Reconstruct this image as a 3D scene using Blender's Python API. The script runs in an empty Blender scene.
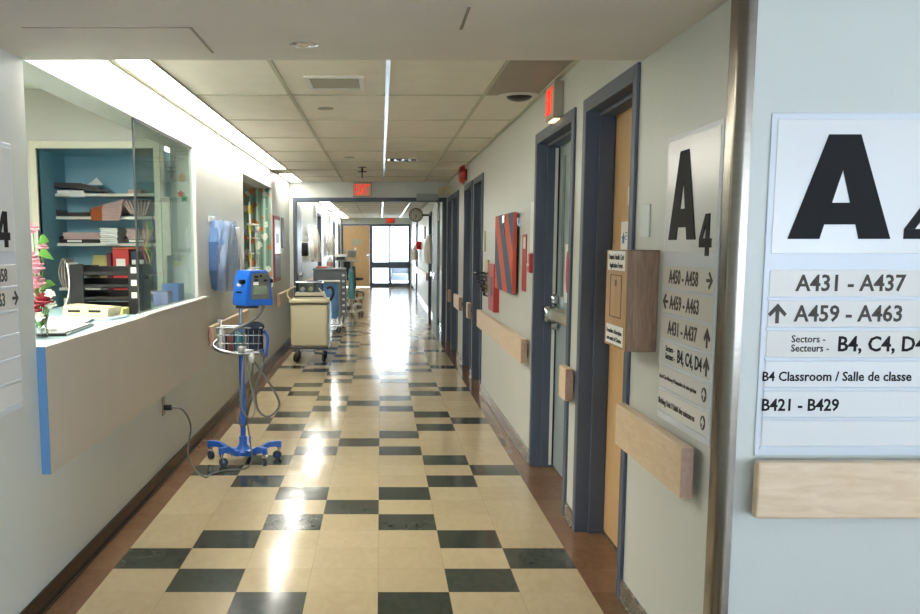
import bpy, bmesh, math, random
from mathutils import Vector, Matrix
random.seed(7)
C = bpy.context.scene.collection
R = math.radians
PI = math.pi

# ------------------------------------------------------------------ materials
def lin(h):
    h = h.lstrip('#')
    v = [int(h[i:i+2], 16)/255 for i in (0, 2, 4)]
    return tuple((c/12.92 if c <= .04045 else ((c+.055)/1.055)**2.4) for c in v) + (1,)

MATS = {}
def mat(name, col, rough=.5, metal=0.0, var=0.0, scale=8, bump=0.0, bscale=60, emit=0, trans=0, alpha=1, spec=None, stretch=None, coat=0):
    if name in MATS: return MATS[name]
    m = bpy.data.materials.new(name); m.use_nodes = True
    nt = m.node_tree; b = nt.nodes['Principled BSDF']
    c = lin(col)
    b.inputs['Base Color'].default_value = c
    b.inputs['Roughness'].default_value = rough
    b.inputs['Metallic'].default_value = metal
    if spec is not None: b.inputs['Specular IOR Level'].default_value = spec
    if coat: b.inputs['Coat Weight'].default_value = coat; b.inputs['Coat Roughness'].default_value = .08
    if trans: b.inputs['Transmission Weight'].default_value = trans
    if alpha < 1: b.inputs['Alpha'].default_value = alpha
    if emit:
        b.inputs['Emission Color'].default_value = c
        b.inputs['Emission Strength'].default_value = emit
    tc = nt.nodes.new('ShaderNodeTexCoord')
    src = tc.outputs['Object']
    if stretch:
        mp = nt.nodes.new('ShaderNodeMapping'); mp.inputs['Scale'].default_value = stretch
        nt.links.new(src, mp.inputs['Vector']); src = mp.outputs['Vector']
    if var:
        n = nt.nodes.new('ShaderNodeTexNoise'); n.inputs['Scale'].default_value = scale; n.inputs['Detail'].default_value = 5
        nt.links.new(src, n.inputs['Vector'])
        r = nt.nodes.new('ShaderNodeMapRange')
        r.inputs['From Min'].default_value = .3; r.inputs['From Max'].default_value = .7
        r.inputs['To Min'].default_value = 1-var; r.inputs['To Max'].default_value = 1+var*.6
        nt.links.new(n.outputs['Fac'], r.inputs['Value'])
        mx = nt.nodes.new('ShaderNodeVectorMath'); mx.operation = 'SCALE'
        mx.inputs[0].default_value = c[:3]
        nt.links.new(r.outputs['Result'], mx.inputs['Scale'])
        nt.links.new(mx.outputs['Vector'], b.inputs['Base Color'])
    if bump:
        n2 = nt.nodes.new('ShaderNodeTexNoise'); n2.inputs['Scale'].default_value = bscale; n2.inputs['Detail'].default_value = 3
        nt.links.new(tc.outputs['Object'], n2.inputs['Vector'])
        bp = nt.nodes.new('ShaderNodeBump'); bp.inputs['Strength'].default_value = bump; bp.inputs['Distance'].default_value = .01
        nt.links.new(n2.outputs['Fac'], bp.inputs['Height']); nt.links.new(bp.outputs['Normal'], b.inputs['Normal'])
    MATS[name] = m
    return m

def M(nt, op, a, b=None):
    n = nt.nodes.new('ShaderNodeMath'); n.operation = op
    for i, v in enumerate((a, b)):
        if v is None: continue
        if isinstance(v, (int, float)): n.inputs[i].default_value = v
        else: nt.links.new(v, n.inputs[i])
    return n.outputs[0]

def mixc(nt, fac, a, b):
    n = nt.nodes.new('ShaderNodeMix'); n.data_type = 'RGBA'
    for s, v in ((n.inputs[0], fac), (n.inputs[6], a), (n.inputs[7], b)):
        if isinstance(v, (int, float, tuple)): s.default_value = v
        else: nt.links.new(v, s)
    return n.outputs[2]

def floor_mat():
    m = bpy.data.materials.new('vinyl_tiles'); m.use_nodes = True
    nt = m.node_tree; b = nt.nodes['Principled BSDF']
    tc = nt.nodes.new('ShaderNodeTexCoord'); sp = nt.nodes.new('ShaderNodeSeparateXYZ')
    nt.links.new(tc.outputs['Object'], sp.inputs[0])
    T = .3048
    u = M(nt, 'DIVIDE', M(nt, 'ADD', sp.outputs[0], 1.2325), T)
    v = M(nt, 'DIVIDE', M(nt, 'SUBTRACT', sp.outputs[1], 4.017), T)
    cu, cv = M(nt, 'FLOOR', u), M(nt, 'FLOOR', v)
    mm = M(nt, 'FLOORED_MODULO' if False else 'MODULO', M(nt, 'ADD', cv, 596), 6)      # (row-4) mod 6, kept positive
    dist = M(nt, 'MINIMUM', mm, M(nt, 'SUBTRACT', 6, mm))
    off = M(nt, 'ABSOLUTE', M(nt, 'SUBTRACT', cu, 3))
    black = M(nt, 'COMPARE', off, dist); nt.nodes[-1].inputs[2].default_value = .1
    isin = M(nt, 'MULTIPLY', M(nt, 'GREATER_THAN', cu, -.5), M(nt, 'LESS_THAN', cu, 6.5))
    # colour variation
    cmb = nt.nodes.new('ShaderNodeCombineXYZ'); nt.links.new(cu, cmb.inputs[0]); nt.links.new(cv, cmb.inputs[1])
    wn = nt.nodes.new('ShaderNodeTexWhiteNoise'); nt.links.new(cmb.outputs[0], wn.inputs['Vector'])
    ns = nt.nodes.new('ShaderNodeTexNoise'); ns.inputs['Scale'].default_value = 14; ns.inputs['Detail'].default_value = 8; ns.inputs['Distortion'].default_value = 1.5
    mp = nt.nodes.new('ShaderNodeMapping'); mp.inputs['Scale'].default_value = (1, .5, 1)
    nt.links.new(tc.outputs['Object'], mp.inputs[0]); nt.links.new(mp.outputs[0], ns.inputs['Vector'])
    f = M(nt, 'ADD', M(nt, 'MULTIPLY', wn.outputs['Value'], .35), M(nt, 'MULTIPLY', ns.outputs['Fac'], .8))
    beige = mixc(nt, f, lin('#9E8D70'), lin('#B5A687'))
    blk = mixc(nt, f, lin('#2A2F29'), lin('#454B43'))
    brn = mixc(nt, f, lin('#5B4230'), lin('#7C5F47'))
    c1 = mixc(nt, black, beige, blk)
    fu, fv = M(nt, 'FRACT', u), M(nt, 'FRACT', v)
    def edge(t): return M(nt, 'LESS_THAN', M(nt, 'MINIMUM', t, M(nt, 'SUBTRACT', 1, t)), .005)
    seam = M(nt, 'MAXIMUM', edge(fu), edge(fv))
    c1 = mixc(nt, M(nt, 'MULTIPLY', seam, .35), c1, lin('#6B5A42'))
    c2 = mixc(nt, isin, brn, c1)
    nt.links.new(c2, b.inputs['Base Color'])
    n3 = nt.nodes.new('ShaderNodeTexNoise'); n3.inputs['Scale'].default_value = 3.5; n3.inputs['Detail'].default_value = 4
    nt.links.new(tc.outputs['Object'], n3.inputs['Vector'])
    nt.links.new(M(nt, 'ADD', M(nt, 'MULTIPLY', n3.outputs['Fac'], .14), .07), b.inputs['Roughness'])
    n4 = nt.nodes.new('ShaderNodeTexNoise'); n4.inputs['Scale'].default_value = 5; n4.inputs['Detail'].default_value = 2
    nt.links.new(tc.outputs['Object'], n4.inputs['Vector'])
    bp = nt.nodes.new('ShaderNodeBump'); bp.inputs['Strength'].default_value = .35; bp.inputs['Distance'].default_value = .005
    nt.links.new(n4.outputs['Fac'], bp.inputs['Height']); nt.links.new(bp.outputs[0], b.inputs['Normal'])
    b.inputs['Specular IOR Level'].default_value = .1
    return m

def wood_mat(name, a, bcol, sc=(1, 1, 1), rough=.4, wscale=6):
    m = bpy.data.materials.new(name); m.use_nodes = True
    nt = m.node_tree; b = nt.nodes['Principled BSDF']
    tc = nt.nodes.new('ShaderNodeTexCoord'); mp = nt.nodes.new('ShaderNodeMapping'); mp.inputs['Scale'].default_value = sc
    nt.links.new(tc.outputs['Object'], mp.inputs[0])
    n = nt.nodes.new('ShaderNodeTexNoise'); n.inputs['Scale'].default_value = wscale; n.inputs['Detail'].default_value = 8; n.inputs['Distortion'].default_value = 1.2
    nt.links.new(mp.outputs[0], n.inputs['Vector'])
    r = nt.nodes.new('ShaderNodeMapRange'); r.inputs['From Min'].default_value = .3; r.inputs['From Max'].default_value = .7
    nt.links.new(n.outputs['Fac'], r.inputs['Value'])
    nt.links.new(mixc(nt, r.outputs[0], lin(a), lin(bcol)), b.inputs['Base Color'])
    b.inputs['Roughness'].default_value = rough
    return m

def glass_mat(name, col, refl=.12, tint=1.0):
    m = bpy.data.materials.new(name); m.use_nodes = True
    nt = m.node_tree; nt.nodes.clear()
    o = nt.nodes.new('ShaderNodeOutputMaterial'); t = nt.nodes.new('ShaderNodeBsdfTransparent'); g = nt.nodes.new('ShaderNodeBsdfGlossy')
    g.inputs['Roughness'].default_value = .02; t.inputs['Color'].default_value = lin(col)
    mx = nt.nodes.new('ShaderNodeMixShader'); fr = nt.nodes.new('ShaderNodeFresnel'); fr.inputs['IOR'].default_value = 1.5
    f = M(nt, 'MINIMUM', M(nt, 'MULTIPLY', fr.outputs[0], refl*10), .9)
    nt.links.new(f, mx.inputs[0]); nt.links.new(t.outputs[0], mx.inputs[1]); nt.links.new(g.outputs[0], mx.inputs[2])
    nt.links.new(mx.outputs[0], o.inputs['Surface'])
    return m

def stripe_mat():
    m = bpy.data.materials.new('diagonal_stripes'); m.use_nodes = True
    nt = m.node_tree; b = nt.nodes['Principled BSDF']
    tc = nt.nodes.new('ShaderNodeTexCoord'); sp = nt.nodes.new('ShaderNodeSeparateXYZ'); nt.links.new(tc.outputs['Object'], sp.inputs[0])
    u = M(nt, 'ADD', sp.outputs[0], M(nt, 'MULTIPLY', sp.outputs[2], 1.1))
    fr = M(nt, 'FRACT', M(nt, 'ADD', M(nt, 'DIVIDE', u, .60), 4.05))
    s = M(nt, 'LESS_THAN', fr, .48)
    nt.links.new(mixc(nt, s, lin('#43536A'), lin('#C2583C')), b.inputs['Base Color'])
    b.inputs['Roughness'].default_value = .6; b.inputs['Specular IOR Level'].default_value = .25
    return m

def floral_mat():
    m = bpy.data.materials.new('floral_fabric'); m.use_nodes = True
    nt = m.node_tree; b = nt.nodes['Principled BSDF']
    tc = nt.nodes.new('ShaderNodeTexCoord')
    mp = nt.nodes.new('ShaderNodeMapping'); mp.inputs['Scale'].default_value = (1, .05, 1); nt.links.new(tc.outputs['Object'], mp.inputs[0])
    ns = nt.nodes.new('ShaderNodeTexNoise'); ns.inputs['Scale'].default_value = 22
    nt.links.new(mp.outputs[0], ns.inputs['Vector'])
    vm = nt.nodes.new('ShaderNodeVectorMath'); vm.operation = 'SCALE'; vm.inputs['Scale'].default_value = .07
    nt.links.new(ns.outputs['Color'], vm.inputs[0])
    va = nt.nodes.new('ShaderNodeVectorMath'); nt.links.new(mp.outputs[0], va.inputs[0]); nt.links.new(vm.outputs[0], va.inputs[1])
    vo = nt.nodes.new('ShaderNodeTexVoronoi'); vo.inputs['Scale'].default_value = 9; nt.links.new(va.outputs[0], vo.inputs['Vector'])
    fl = M(nt, 'LESS_THAN', vo.outputs['Distance'], .42)
    sp = nt.nodes.new('ShaderNodeSeparateColor'); nt.links.new(vo.outputs['Color'], sp.inputs[0])
    oc = mixc(nt, M(nt, 'GREATER_THAN', sp.outputs[0], .5), lin('#C98247'), lin('#DDE3D2'))
    s2 = nt.nodes.new('ShaderNodeSeparateXYZ'); nt.links.new(tc.outputs['Object'], s2.inputs[0])
    st = M(nt, 'LESS_THAN', M(nt, 'FRACT', M(nt, 'MULTIPLY', s2.outputs[0], 11)), .25)
    base = mixc(nt, st, lin('#7F9F8C'), lin('#A9C2AE'))
    nt.links.new(mixc(nt, fl, base, oc), b.inputs['Base Color']); b.inputs['Roughness'].default_value = .8
    return m

FLOOR = floor_mat()
WALL = mat('wall_paint', '#C2C5BD', .38, var=.03, scale=2, bump=.05, bscale=120)
CEILLOW = mat('low_ceiling_paint', '#D6D0C6', .7, var=.03, scale=3, bump=.08, bscale=150)
TILE = mat('ceiling_tile', '#E9E3D6', .85, var=.04, scale=5, bump=.25, bscale=260)
TBAR = mat('white_t_bar', '#B9B7A0', .45)
TBARM = mat('shiny_t_bar', '#A9B4C2', .28, metal=.9)
FRAME = mat('blue_grey_frame_enamel', '#4A5362', .5, var=.04, scale=6)
GREYDOOR = mat('pale_grey_door', '#8D9A9C', .4, var=.03, scale=3)
DARKDOOR = mat('dark_grey_door', '#7C827E', .4)
MAPLE = wood_mat('birch_door', '#C29C6C', '#D0AC7C', (9, 9, .8), .38)
RAILW = wood_mat('maple_rail', '#C9AE8C', '#D8C0A0', (6, 1.2, 6), .35)
RAILWX = wood_mat('maple_rail_across', '#CDB391', '#DCC6A8', (1.2, 6, 6), .35)
RAILEND = wood_mat('rail_end_grain', '#A98873', '#B99A86', (9, 9, 9), .5)
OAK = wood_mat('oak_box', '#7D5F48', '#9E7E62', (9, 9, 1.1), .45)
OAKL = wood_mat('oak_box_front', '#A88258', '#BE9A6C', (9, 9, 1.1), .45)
BASEB = mat('dark_rubber_baseboard', '#2F261E', .22, var=.25, scale=9)
BASEM = mat('marbled_baseboard', '#6E6555', .12, var=.75, scale=16, stretch=(1, 2, 1))
STEEL = mat('brushed_steel', '#948D82', .25, metal=1, var=.08, scale=6, stretch=(1, 1, 12))
CHROME = mat('chrome', '#C9CCCE', .15, metal=1)
WIRE = mat('wire_metal', '#8E9192', .3, metal=.9)
SIGNW = mat('sign_back_plate', '#C9CED2', .3)
SIGNF = mat('sign_panel', '#D6D6D3', .25)
SIGNR = mat('sign_row_insert', '#CDC9BF', .3)
INK = mat('black_lettering', '#141415', .7, spec=.25)
INKB = mat('brown_grey_lettering', '#453F38', .6, spec=.3)
BLUETRIM = mat('blue_laminate', '#5F8DB8', .45)
BEIGELAM = mat('beige_laminate', '#BDB4A7', .35, var=.02, scale=4)
COUNTER = mat('pale_blue_counter', '#A9C9CF', .3)
CREAM = mat('cream_trim', '#D8D8C2', .4)
ROOMW = mat('reception_wall', '#CACCC4', .6)
NBLUE = mat('blue_niche_paint', '#79AABA', .5, var=.05, scale=4)
GLASS = glass_mat('clear_glass', '#E8F0EC', .035)
OUTGLASS = glass_mat('window_glass', '#F2F6F8', .05)
DARKEDGE = mat('dark_glass_edge', '#27302E', .3)
LAMP = mat('fluorescent_lens', '#FFFBF2', .4, emit=12)
LAMPB = mat('added_lamp_lens', '#FFFCF2', .4, emit=26.0)  # glowing lens of the unseen lamps added in reception and alcove
BLACKP = mat('black_plastic', '#0D0D0F', .3)
DKGREY = mat('dark_grey_plastic', '#33363A', .45)
PAPER = mat('white_paper', '#E6E6E0', .7)
PAPER2 = mat('off_white_paper', '#CFCBC0', .7)
PINKP = mat('pink_forms', '#C9AEA8', .7, var=.12, scale=40, stretch=(.3, .3, 30))
ORANGEP = mat('orange_band', '#B8683C', .6)
YELP = mat('yellow_file', '#C9C27A', .6)
GREENP = mat('green_folder', '#4E9A66', .6)
REDB = mat('red_binder', '#BE2A25', .4)
MAROON = mat('maroon_binder', '#6A2330', .45)
NAVYB = mat('navy_binder', '#232B44', .4)
BEIGEPL = mat('beige_plastic', '#C8BC93', .45)
MONBLUE = mat('blue_monitor_shell', '#1F66C8', .35)
STANDBLUE = mat('blue_stand_enamel', '#2A5FB4', .3)
CABLE = mat('grey_cable', '#5A5A55', .45)
NAVYF = mat('navy_fabric', '#1C2436', .8)
LCD = mat('lcd_screen', '#7D8A76', .2)
PANELG = mat('grey_control_panel', '#6A6A62', .4)
CARTC = mat('cream_cart_plastic', '#CFC6A4', .38)
CARTG = mat('grey_cart_enamel', '#70767B', .4)
BAGBLUE = mat('blue_cloth_bag', '#6A9CD0', .6, var=.15, scale=10)
RED = mat('red_enamel', '#A8241F', .35)
REDSAT = mat('red_print', '#C8202A', .45)
WHITEPL = mat('white_plastic', '#DADAD4', .4)
BEIGEBOX = mat('beige_sign_case', '#9C9484', .45)
EXITRED = mat('exit_letters', '#E0280C', .4, emit=.55)
EXITHOT = mat('exit_glow_lens', '#FFD9A0', .4, emit=1.2)
EXITFACE = mat('exit_face', '#C4AE90', .4)
EXITFARM = mat('exit_far_face', '#8A5A48', .4)
CYAN = mat('teal_cloth', '#5E9AA0', .7, var=.15, scale=9)
GREENC = mat('dark_green_cloth', '#27463C', .7, var=.2, scale=9)
CHAIRC = mat('grey_blue_upholstery', '#8A929C', .8, var=.06, scale=20)
PINKFL = mat('pink_petals', '#D99BA5', .6, var=.1, scale=30)
REDFL = mat('red_petals', '#8E1224', .6, var=.2, scale=30)
WHITEFL = mat('white_petals', '#EDEBDD', .6)
LEAF = mat('leaf_green', '#5F9A3A', .5, var=.2, scale=20)
YELLOW = mat('yellow_plastic', '#E0C63A', .4)
ACR = glass_mat('acrylic', '#E3E8E6', .08)
BAGPL = mat('translucent_blue_plastic', '#B9CBE8', .12, alpha=.42)
TRAYBLUE = mat('blue_dispenser_plastic', '#4D6C96', .4, var=.15, scale=8)
ALUM = mat('aluminium', '#9AA0A4', .3, metal=.9)

# ------------------------------------------------------------------ geometry helpers
class MB:
    def __init__(s): s.bm = bmesh.new()
    def box(s, x0, x1, y0, y1, z0, z1, bev=0, seg=1, rot=None):
        r = bmesh.ops.create_cube(s.bm, size=1)
        vs = r['verts']
        cx, cy, cz = (x0+x1)/2, (y0+y1)/2, (z0+z1)/2
        for v in vs:
            v.co = Vector((v.co.x*abs(x1-x0), v.co.y*abs(y1-y0), v.co.z*abs(z1-z0)))
            if rot is not None: v.co = rot @ v.co
            v.co += Vector((cx, cy, cz))
        if bev:
            es = list({e for v in vs for e in v.link_edges})
            bmesh.ops.bevel(s.bm, geom=es, offset=min(bev, .45*min(abs(x1-x0), abs(y1-y0), abs(z1-z0))), segments=seg, affect='EDGES', profile=.5)
        return s
    def cyl(s, p0, p1, r, seg=16, r2=None):
        p0, p1 = Vector(p0), Vector(p1); d = p1-p0
        if d.length < 1e-6: return s
        q = Vector((0, 0, 1)).rotation_difference(d.normalized()).to_matrix().to_4x4()
        mt = Matrix.Translation((p0+p1)/2) @ q
        bmesh.ops.create_cone(s.bm, cap_ends=True, segments=seg, radius1=r, radius2=r if r2 is None else r2, depth=d.length, matrix=mt)
        return s
    def ball(s, c, rad, u=14, v=8, rot=None):
        if isinstance(rad, (int, float)): rad = (rad,)*3
        mt = Matrix.Translation(c) @ (rot.to_4x4() if rot is not None else Matrix()) @ Matrix.Diagonal((*rad, 1))
        bmesh.ops.create_uvsphere(s.bm, u_segments=u, v_segments=v, radius=1, matrix=mt)
        return s
    def tube(s, pts, r, seg=8, smooth=4, closed=False):
        P = [Vector(p) for p in pts]
        if smooth > 1 and len(P) > 2:
            Q = []
            n = len(P)
            rng = range(n if closed else n-1)
            for i in rng:
                a = P[(i-1) % n] if (closed or i > 0) else P[0]
                b = P[i]; c = P[(i+1) % n]
                d = P[(i+2) % n] if (closed or i+2 < n) else P[-1]
                for k in range(smooth):
                    t = k/smooth
                    Q.append(.5*((2*b)+(-a+c)*t+(2*a-5*b+4*c-d)*t*t+(-a+3*b-3*c+d)*t**3))
            if not closed: Q.append(P[-1])
            P = Q
        rings = []; up = Vector((.13, .31, .94)).normalized(); n = len(P)
        for i, p in enumerate(P):
            t = (P[(i+1) % n]-P[i-1]) if closed else (P[min(i+1, n-1)]-P[max(i-1, 0)])
            if t.length < 1e-9: t = Vector((0, 0, 1))
            t.normalize()
            a = up - t*up.dot(t)
            if a.length < 1e-3: a = Vector((1, 0, 0)) - t*t.x
            a.normalize(); up = a; b = t.cross(a)
            rings.append([s.bm.verts.new(p + a*(r*math.cos(2*PI*k/seg)) + b*(r*math.sin(2*PI*k/seg))) for k in range(seg)])
        m = len(rings)
        for i in range(m if closed else m-1):
            A, B = rings[i], rings[(i+1) % m]
            for k in range(seg):
                s.bm.faces.new((A[k], A[(k+1) % seg], B[(k+1) % seg], B[k]))
        if not closed:
            s.bm.faces.new(rings[0][::-1]); s.bm.faces.new(rings[-1])
        return s
    def prism(s, poly, y0, y1, holes=None, axes='xz'):
        # poly in (a,b); extruded along third axis from y0 to y1
        def mk(a, b, t):
            if axes == 'xz': return Vector((a, t, b))
            if axes == 'yz': return Vector((t, a, b))
            return Vector((a, b, t))
        A = [s.bm.verts.new(mk(a, b, y0)) for a, b in poly]
        B = [s.bm.verts.new(mk(a, b, y1)) for a, b in poly]
        n = len(poly); fs = []
        fs.append(s.bm.faces.new(A)); fs.append(s.bm.faces.new(B[::-1]))
        for i in range(n):
            fs.append(s.bm.faces.new((A[i], B[i], B[(i+1) % n], A[(i+1) % n])))
        bmesh.ops.recalc_face_normals(s.bm, faces=fs)
        return s
    def lathe(s, prof, c=(0, 0, 0), seg=20):
        rings = []
        for r, z in prof:
            rings.append([s.bm.verts.new((c[0]+r*math.cos(2*PI*k/seg), c[1]+r*math.sin(2*PI*k/seg), c[2]+z)) for k in range(seg)])
        for A, B in zip(rings, rings[1:]):
            for k in range(seg): s.bm.faces.new((A[k], A[(k+1) % seg], B[(k+1) % seg], B[k]))
        if prof[0][0] > 1e-4: s.bm.faces.new(rings[0][::-1])
        if prof[-1][0] > 1e-4: s.bm.faces.new(rings[-1])
        return s
    def sheet(s, fn, nu, nv, th=0):
        # thick sheet from a parametric surface
        V = [[s.bm.verts.new(fn(i/nu, j/nv)) for j in range(nv+1)] for i in range(nu+1)]
        fs = [s.bm.faces.new((V[i][j], V[i+1][j], V[i+1][j+1], V[i][j+1])) for i in range(nu) for j in range(nv)]
        if th:
            s.bm.normal_update(); bmesh.ops.solidify(s.bm, geom=fs, thickness=th)
        return s
    def rotate(s, m):
        bmesh.ops.transform(s.bm, matrix=m.to_4x4(), verts=s.bm.verts[:]); return s
    def build(s, name, material, parent=None, smooth=False, label=None):
        me = bpy.data.meshes.new(name)
        bmesh.ops.recalc_face_normals(s.bm, faces=s.bm.faces[:])
        s.bm.to_mesh(me); s.bm.free()
        me.materials.append(material)
        if smooth:
            me.polygons.foreach_set('use_smooth', [True]*len(me.polygons))
            try: me.set_sharp_from_angle(angle=R(38))
            except Exception: pass
        o = bpy.data.objects.new(name, me); C.objects.link(o)
        if parent is not None: o.parent = parent
        if label: o['label'] = label
        return o

def text_obj(name, s, size, material, parent, loc, bold=0.0, ext=.0008, sx=1.0, align='LEFT', rot=(90, 0, 0)):
    cu = bpy.data.curves.new(name, 'FONT'); cu.body = s; cu.size = size; cu.extrude = ext; cu.offset = bold*size
    cu.align_x = align; cu.resolution_u = 2
    t = bpy.data.objects.new(name, cu); C.objects.link(t)
    dg = bpy.context.evaluated_depsgraph_get(); dg.update()
    me = bpy.data.meshes.new_from_object(t.evaluated_get(dg))
    bpy.data.objects.remove(t); bpy.data.curves.remove(cu)
    mm = Matrix.Rotation(R(rot[2]), 4, 'Z') @ Matrix.Rotation(R(rot[0]), 4, 'X') @ Matrix.Diagonal((sx, 1, 1, 1))
    me.transform(Matrix.Translation(loc) @ mm)
    me.materials.clear(); me.materials.append(material); me.name = name
    o = bpy.data.objects.new(name, me); C.objects.link(o); o.parent = parent
    return o

def thing(name, label, cat, loc=(0, 0, 0), rz=0, group=None):
    o = bpy.data.objects.new(name, None); C.objects.link(o)
    o.empty_display_size = .1
    o.location = loc; o.rotation_euler = (0, 0, rz); o['label'] = label; o['category'] = cat
    if group: o['group'] = group
    return o
def tag(o, label, cat, group=None, kind=None, loc=None, rz=None):
    o['label'] = label; o['category'] = cat
    if group: o['group'] = group
    if kind: o['kind'] = kind
    if loc is not None: o.location = loc
    if rz is not None: o.rotation_euler = (0, 0, rz)
    return o
def struct(o, label=None):
    o['kind'] = 'structure'
    if label: o['label'] = label
    return o
def kids(o): return [c for c in bpy.data.objects if c.parent == o]
def copy_tree(o, parent=None):
    c = o.copy(); C.objects.link(c)
    if parent is not None: c.parent = parent
    for ch in kids(o): copy_tree(ch, c)
    return c

RW, LW, CZ, LZ = 1.015, -1.38, 2.416, 2.184      # right wall, left wall, tile ceiling, low ceiling
YC, YL, YB = 2.84, 3.90, 14.86                   # steel corner, edge of low ceiling, door beam
YE = 34.7
RIGHT, LEFT = R(-90), R(90)

# ------------------------------------------------------------------ setting
struct(MB().box(-4.4, 5.2, -4, YE+.2, -.1, 0).build('floor', FLOOR))
struct(MB().box(-1.56, 5.2, -4, YL, LZ, LZ+.4).build('ceiling_low', CEILLOW))
# hairline access panels in the low ceiling
t = MB()
for (x0, x1, y0, y1) in [(-1.18, -.62, 3.32, 3.33), (-.63, -.62, 3.32, 3.75), (.26, .27, 3.05, 3.35)]:
    t.box(x0, x1, y0, y1, LZ-.002, LZ+.01)
struct(t.build('trim_5', mat('panel_seam', '#948B7D', .6)))
struct(MB().box(-1.9, 1.3, YL, YE+.1, CZ, CZ+.1).build('ceiling', TILE))
# grid of T bars
def grid(nm, y0, y1, mt_):
    g = MB(); c0 = MB()
    if y0 > 14: c0.box(.634, .662, y0, y1, CZ-.007, CZ+.003)
    for x in (-1.18, -.572, .648)[:2 if y0 > 14 else 3]: g.box(x-.012, x+.012, y0, y1, CZ-.006, CZ+.003)
    c0.box(.026, .050, y0, y1, CZ-.007, CZ+.003)
    y = 6.337-1.24*2
    while y < y1:
        if y > y0+.02:
            g.box(LW+.02 if y0 < 14 else -1.4, RW-.01, y-.012, y+.012, CZ-.0055, CZ+.0035)
        y += 1.24
    g.box(RW-.03, RW+.0, y0, y1, CZ-.012, CZ+.002)
    g.box(LW, LW+.02, y0, y1, CZ-.012, CZ+.002)
    return g, c0
g, c0 = grid('a', YL, YB, TBAR); struct(g.build('trim_1', TBAR)); struct(c0.build('trim_2', TBARM))
g, c0 = grid('b', YB+.15, YE, TBAR); struct(g.build('trim_3', TBAR)); struct(c0.build('trim_4', TBARM))

# right wall with door openings
doorsR = [(3.98, 4.91, 'wood'), (5.24, 6.42, 'exit'), (9.83, 10.68, 'grey'), (10.95, 11.89, 'grey'), (12.9, 13.80, 'grey'), (13.99, 14.80, 'grey')]
HD = 2.134
w = MB(); y = YC+.031
for a, b, k in doorsR:
    w.box(RW, RW+.2, y, a, 0, CZ+.05); w.box(RW, RW+.2, a, b, HD, CZ+.05); y = b
w.box(RW, RW+.2, y, YB+.15, 0, CZ+.05)
struct(w.build('wall_right', WALL))
struct(MB().box(RW+.2, 1.9, YC+.12, YB, -.05, 2.6).box(RW+.2, 1.9, YC+.12, YB, -.05, 2.6).build('wall_right_rooms', ROOMW)) if False else None
# wall facing the camera on the right and the outer shell of the lobby
struct(MB().box(RW+.031, 5.2, YC, YC+.030, 0, LZ+.1).box(RW+.2, 5.2, YC+.030, YC+.14, 0, LZ+.1).build('wall_near', WALL))
struct(MB().box(5.0, 5.2, -4, -2.6, 0, LZ+.1).box(5.0, 5.2, 1.6, YC, 0, LZ+.1).box(5.0, 5.2, -2.6, 1.6, 0, .75).box(5.0, 5.2, -2.6, 1.6, 2.05, LZ+.1).build('wall_east', WALL))
f = struct(MB().box(5.06, 5.14, -2.6, -2.55, .75, 2.05).box(5.06, 5.14, 1.55, 1.6, .75, 2.05).box(5.06, 5.14, -.53, -.47, .75, 2.05).box(5.06, 5.14, -2.6, 1.6, .75, .8).box(5.06, 5.14, -2.6, 1.6, 2.0, 2.05).build('window_5', ALUM))  # unseen window, added to bring light onto the near left wall
for a, b in ((-2.55, -.53), (-.47, 1.55)): MB().box(5.095, 5.105, a, b, .8, 2.0).build('window_pane', OUTGLASS, f)
bw = MB()
bw.box(-1.56, 5.2, -4.2, -4, 0, .75).box(-1.56, 5.2, -4.2, -4, 2.05, LZ+.4)
for a, b in ((-1.56, -1.1), (.9, 1.2), (3.2, 3.5), (4.9, 5.2)): bw.box(a, b, -4.2, -4, .75, 2.05)
struct(bw.build('wall_back', WALL))
for i, (a, b) in enumerate(((-1.1, .9), (1.2, 3.2), (3.5, 4.9))):
    f = MB().box(a, a+.05, -4.14, -4.06, .75, 2.05).box(b-.05, b, -4.14, -4.06, .75, 2.05).box(a, b, -4.14, -4.06, .75, .8).box(a, b, -4.14, -4.06, 2.0, 2.05).build('window_%d' % (i+2), ALUM)
    struct(f); MB().box(a+.05, b-.05, -4.105, -4.095, .8, 2.0).build('window_pane', OUTGLASS, f)

# left wall: counter opening and display alcove
OY0, OY1, SZ = 3.88, 7.35, 1.035
AY0, AY1, AZ0 = 9.90, 12.5, .95
WI = -1.56
w = MB()
w.box(WI, LW, -4, OY0, 0, CZ+.05)
w.box(WI, LW, OY0, OY1, 0, SZ).box(WI, LW, OY0, OY1, HD+.05, CZ+.2)
w.box(WI, LW, OY1, AY0, 0, CZ+.05)
w.box(WI, LW, AY0, AY1, 0, AZ0).box(WI, LW, AY0, AY1, 2.184, CZ+.05)
w.box(WI, LW, AY1, YB+.15, 0, CZ+.05)
struct(w.build('wall_left', WALL))
# alcove shell
al = MB()
al.box(-1.90, WI, AY0-.05, AY0, AZ0-.05, 2.23).box(-1.90, WI, AY1, AY1+.05, AZ0-.05, 2.23)
al.box(-1.95, -1.90, AY0-.05, AY1+.05, AZ0-.05, 2.23).box(-1.90, WI, AY0, AY1, AZ0-.05, AZ0).box(-1.90, WI, AY0, AY1, 2.184, 2.23)
struct(al.build('wall_alcove', mat('alcove_paint', '#A99C86', .6)))
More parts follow.
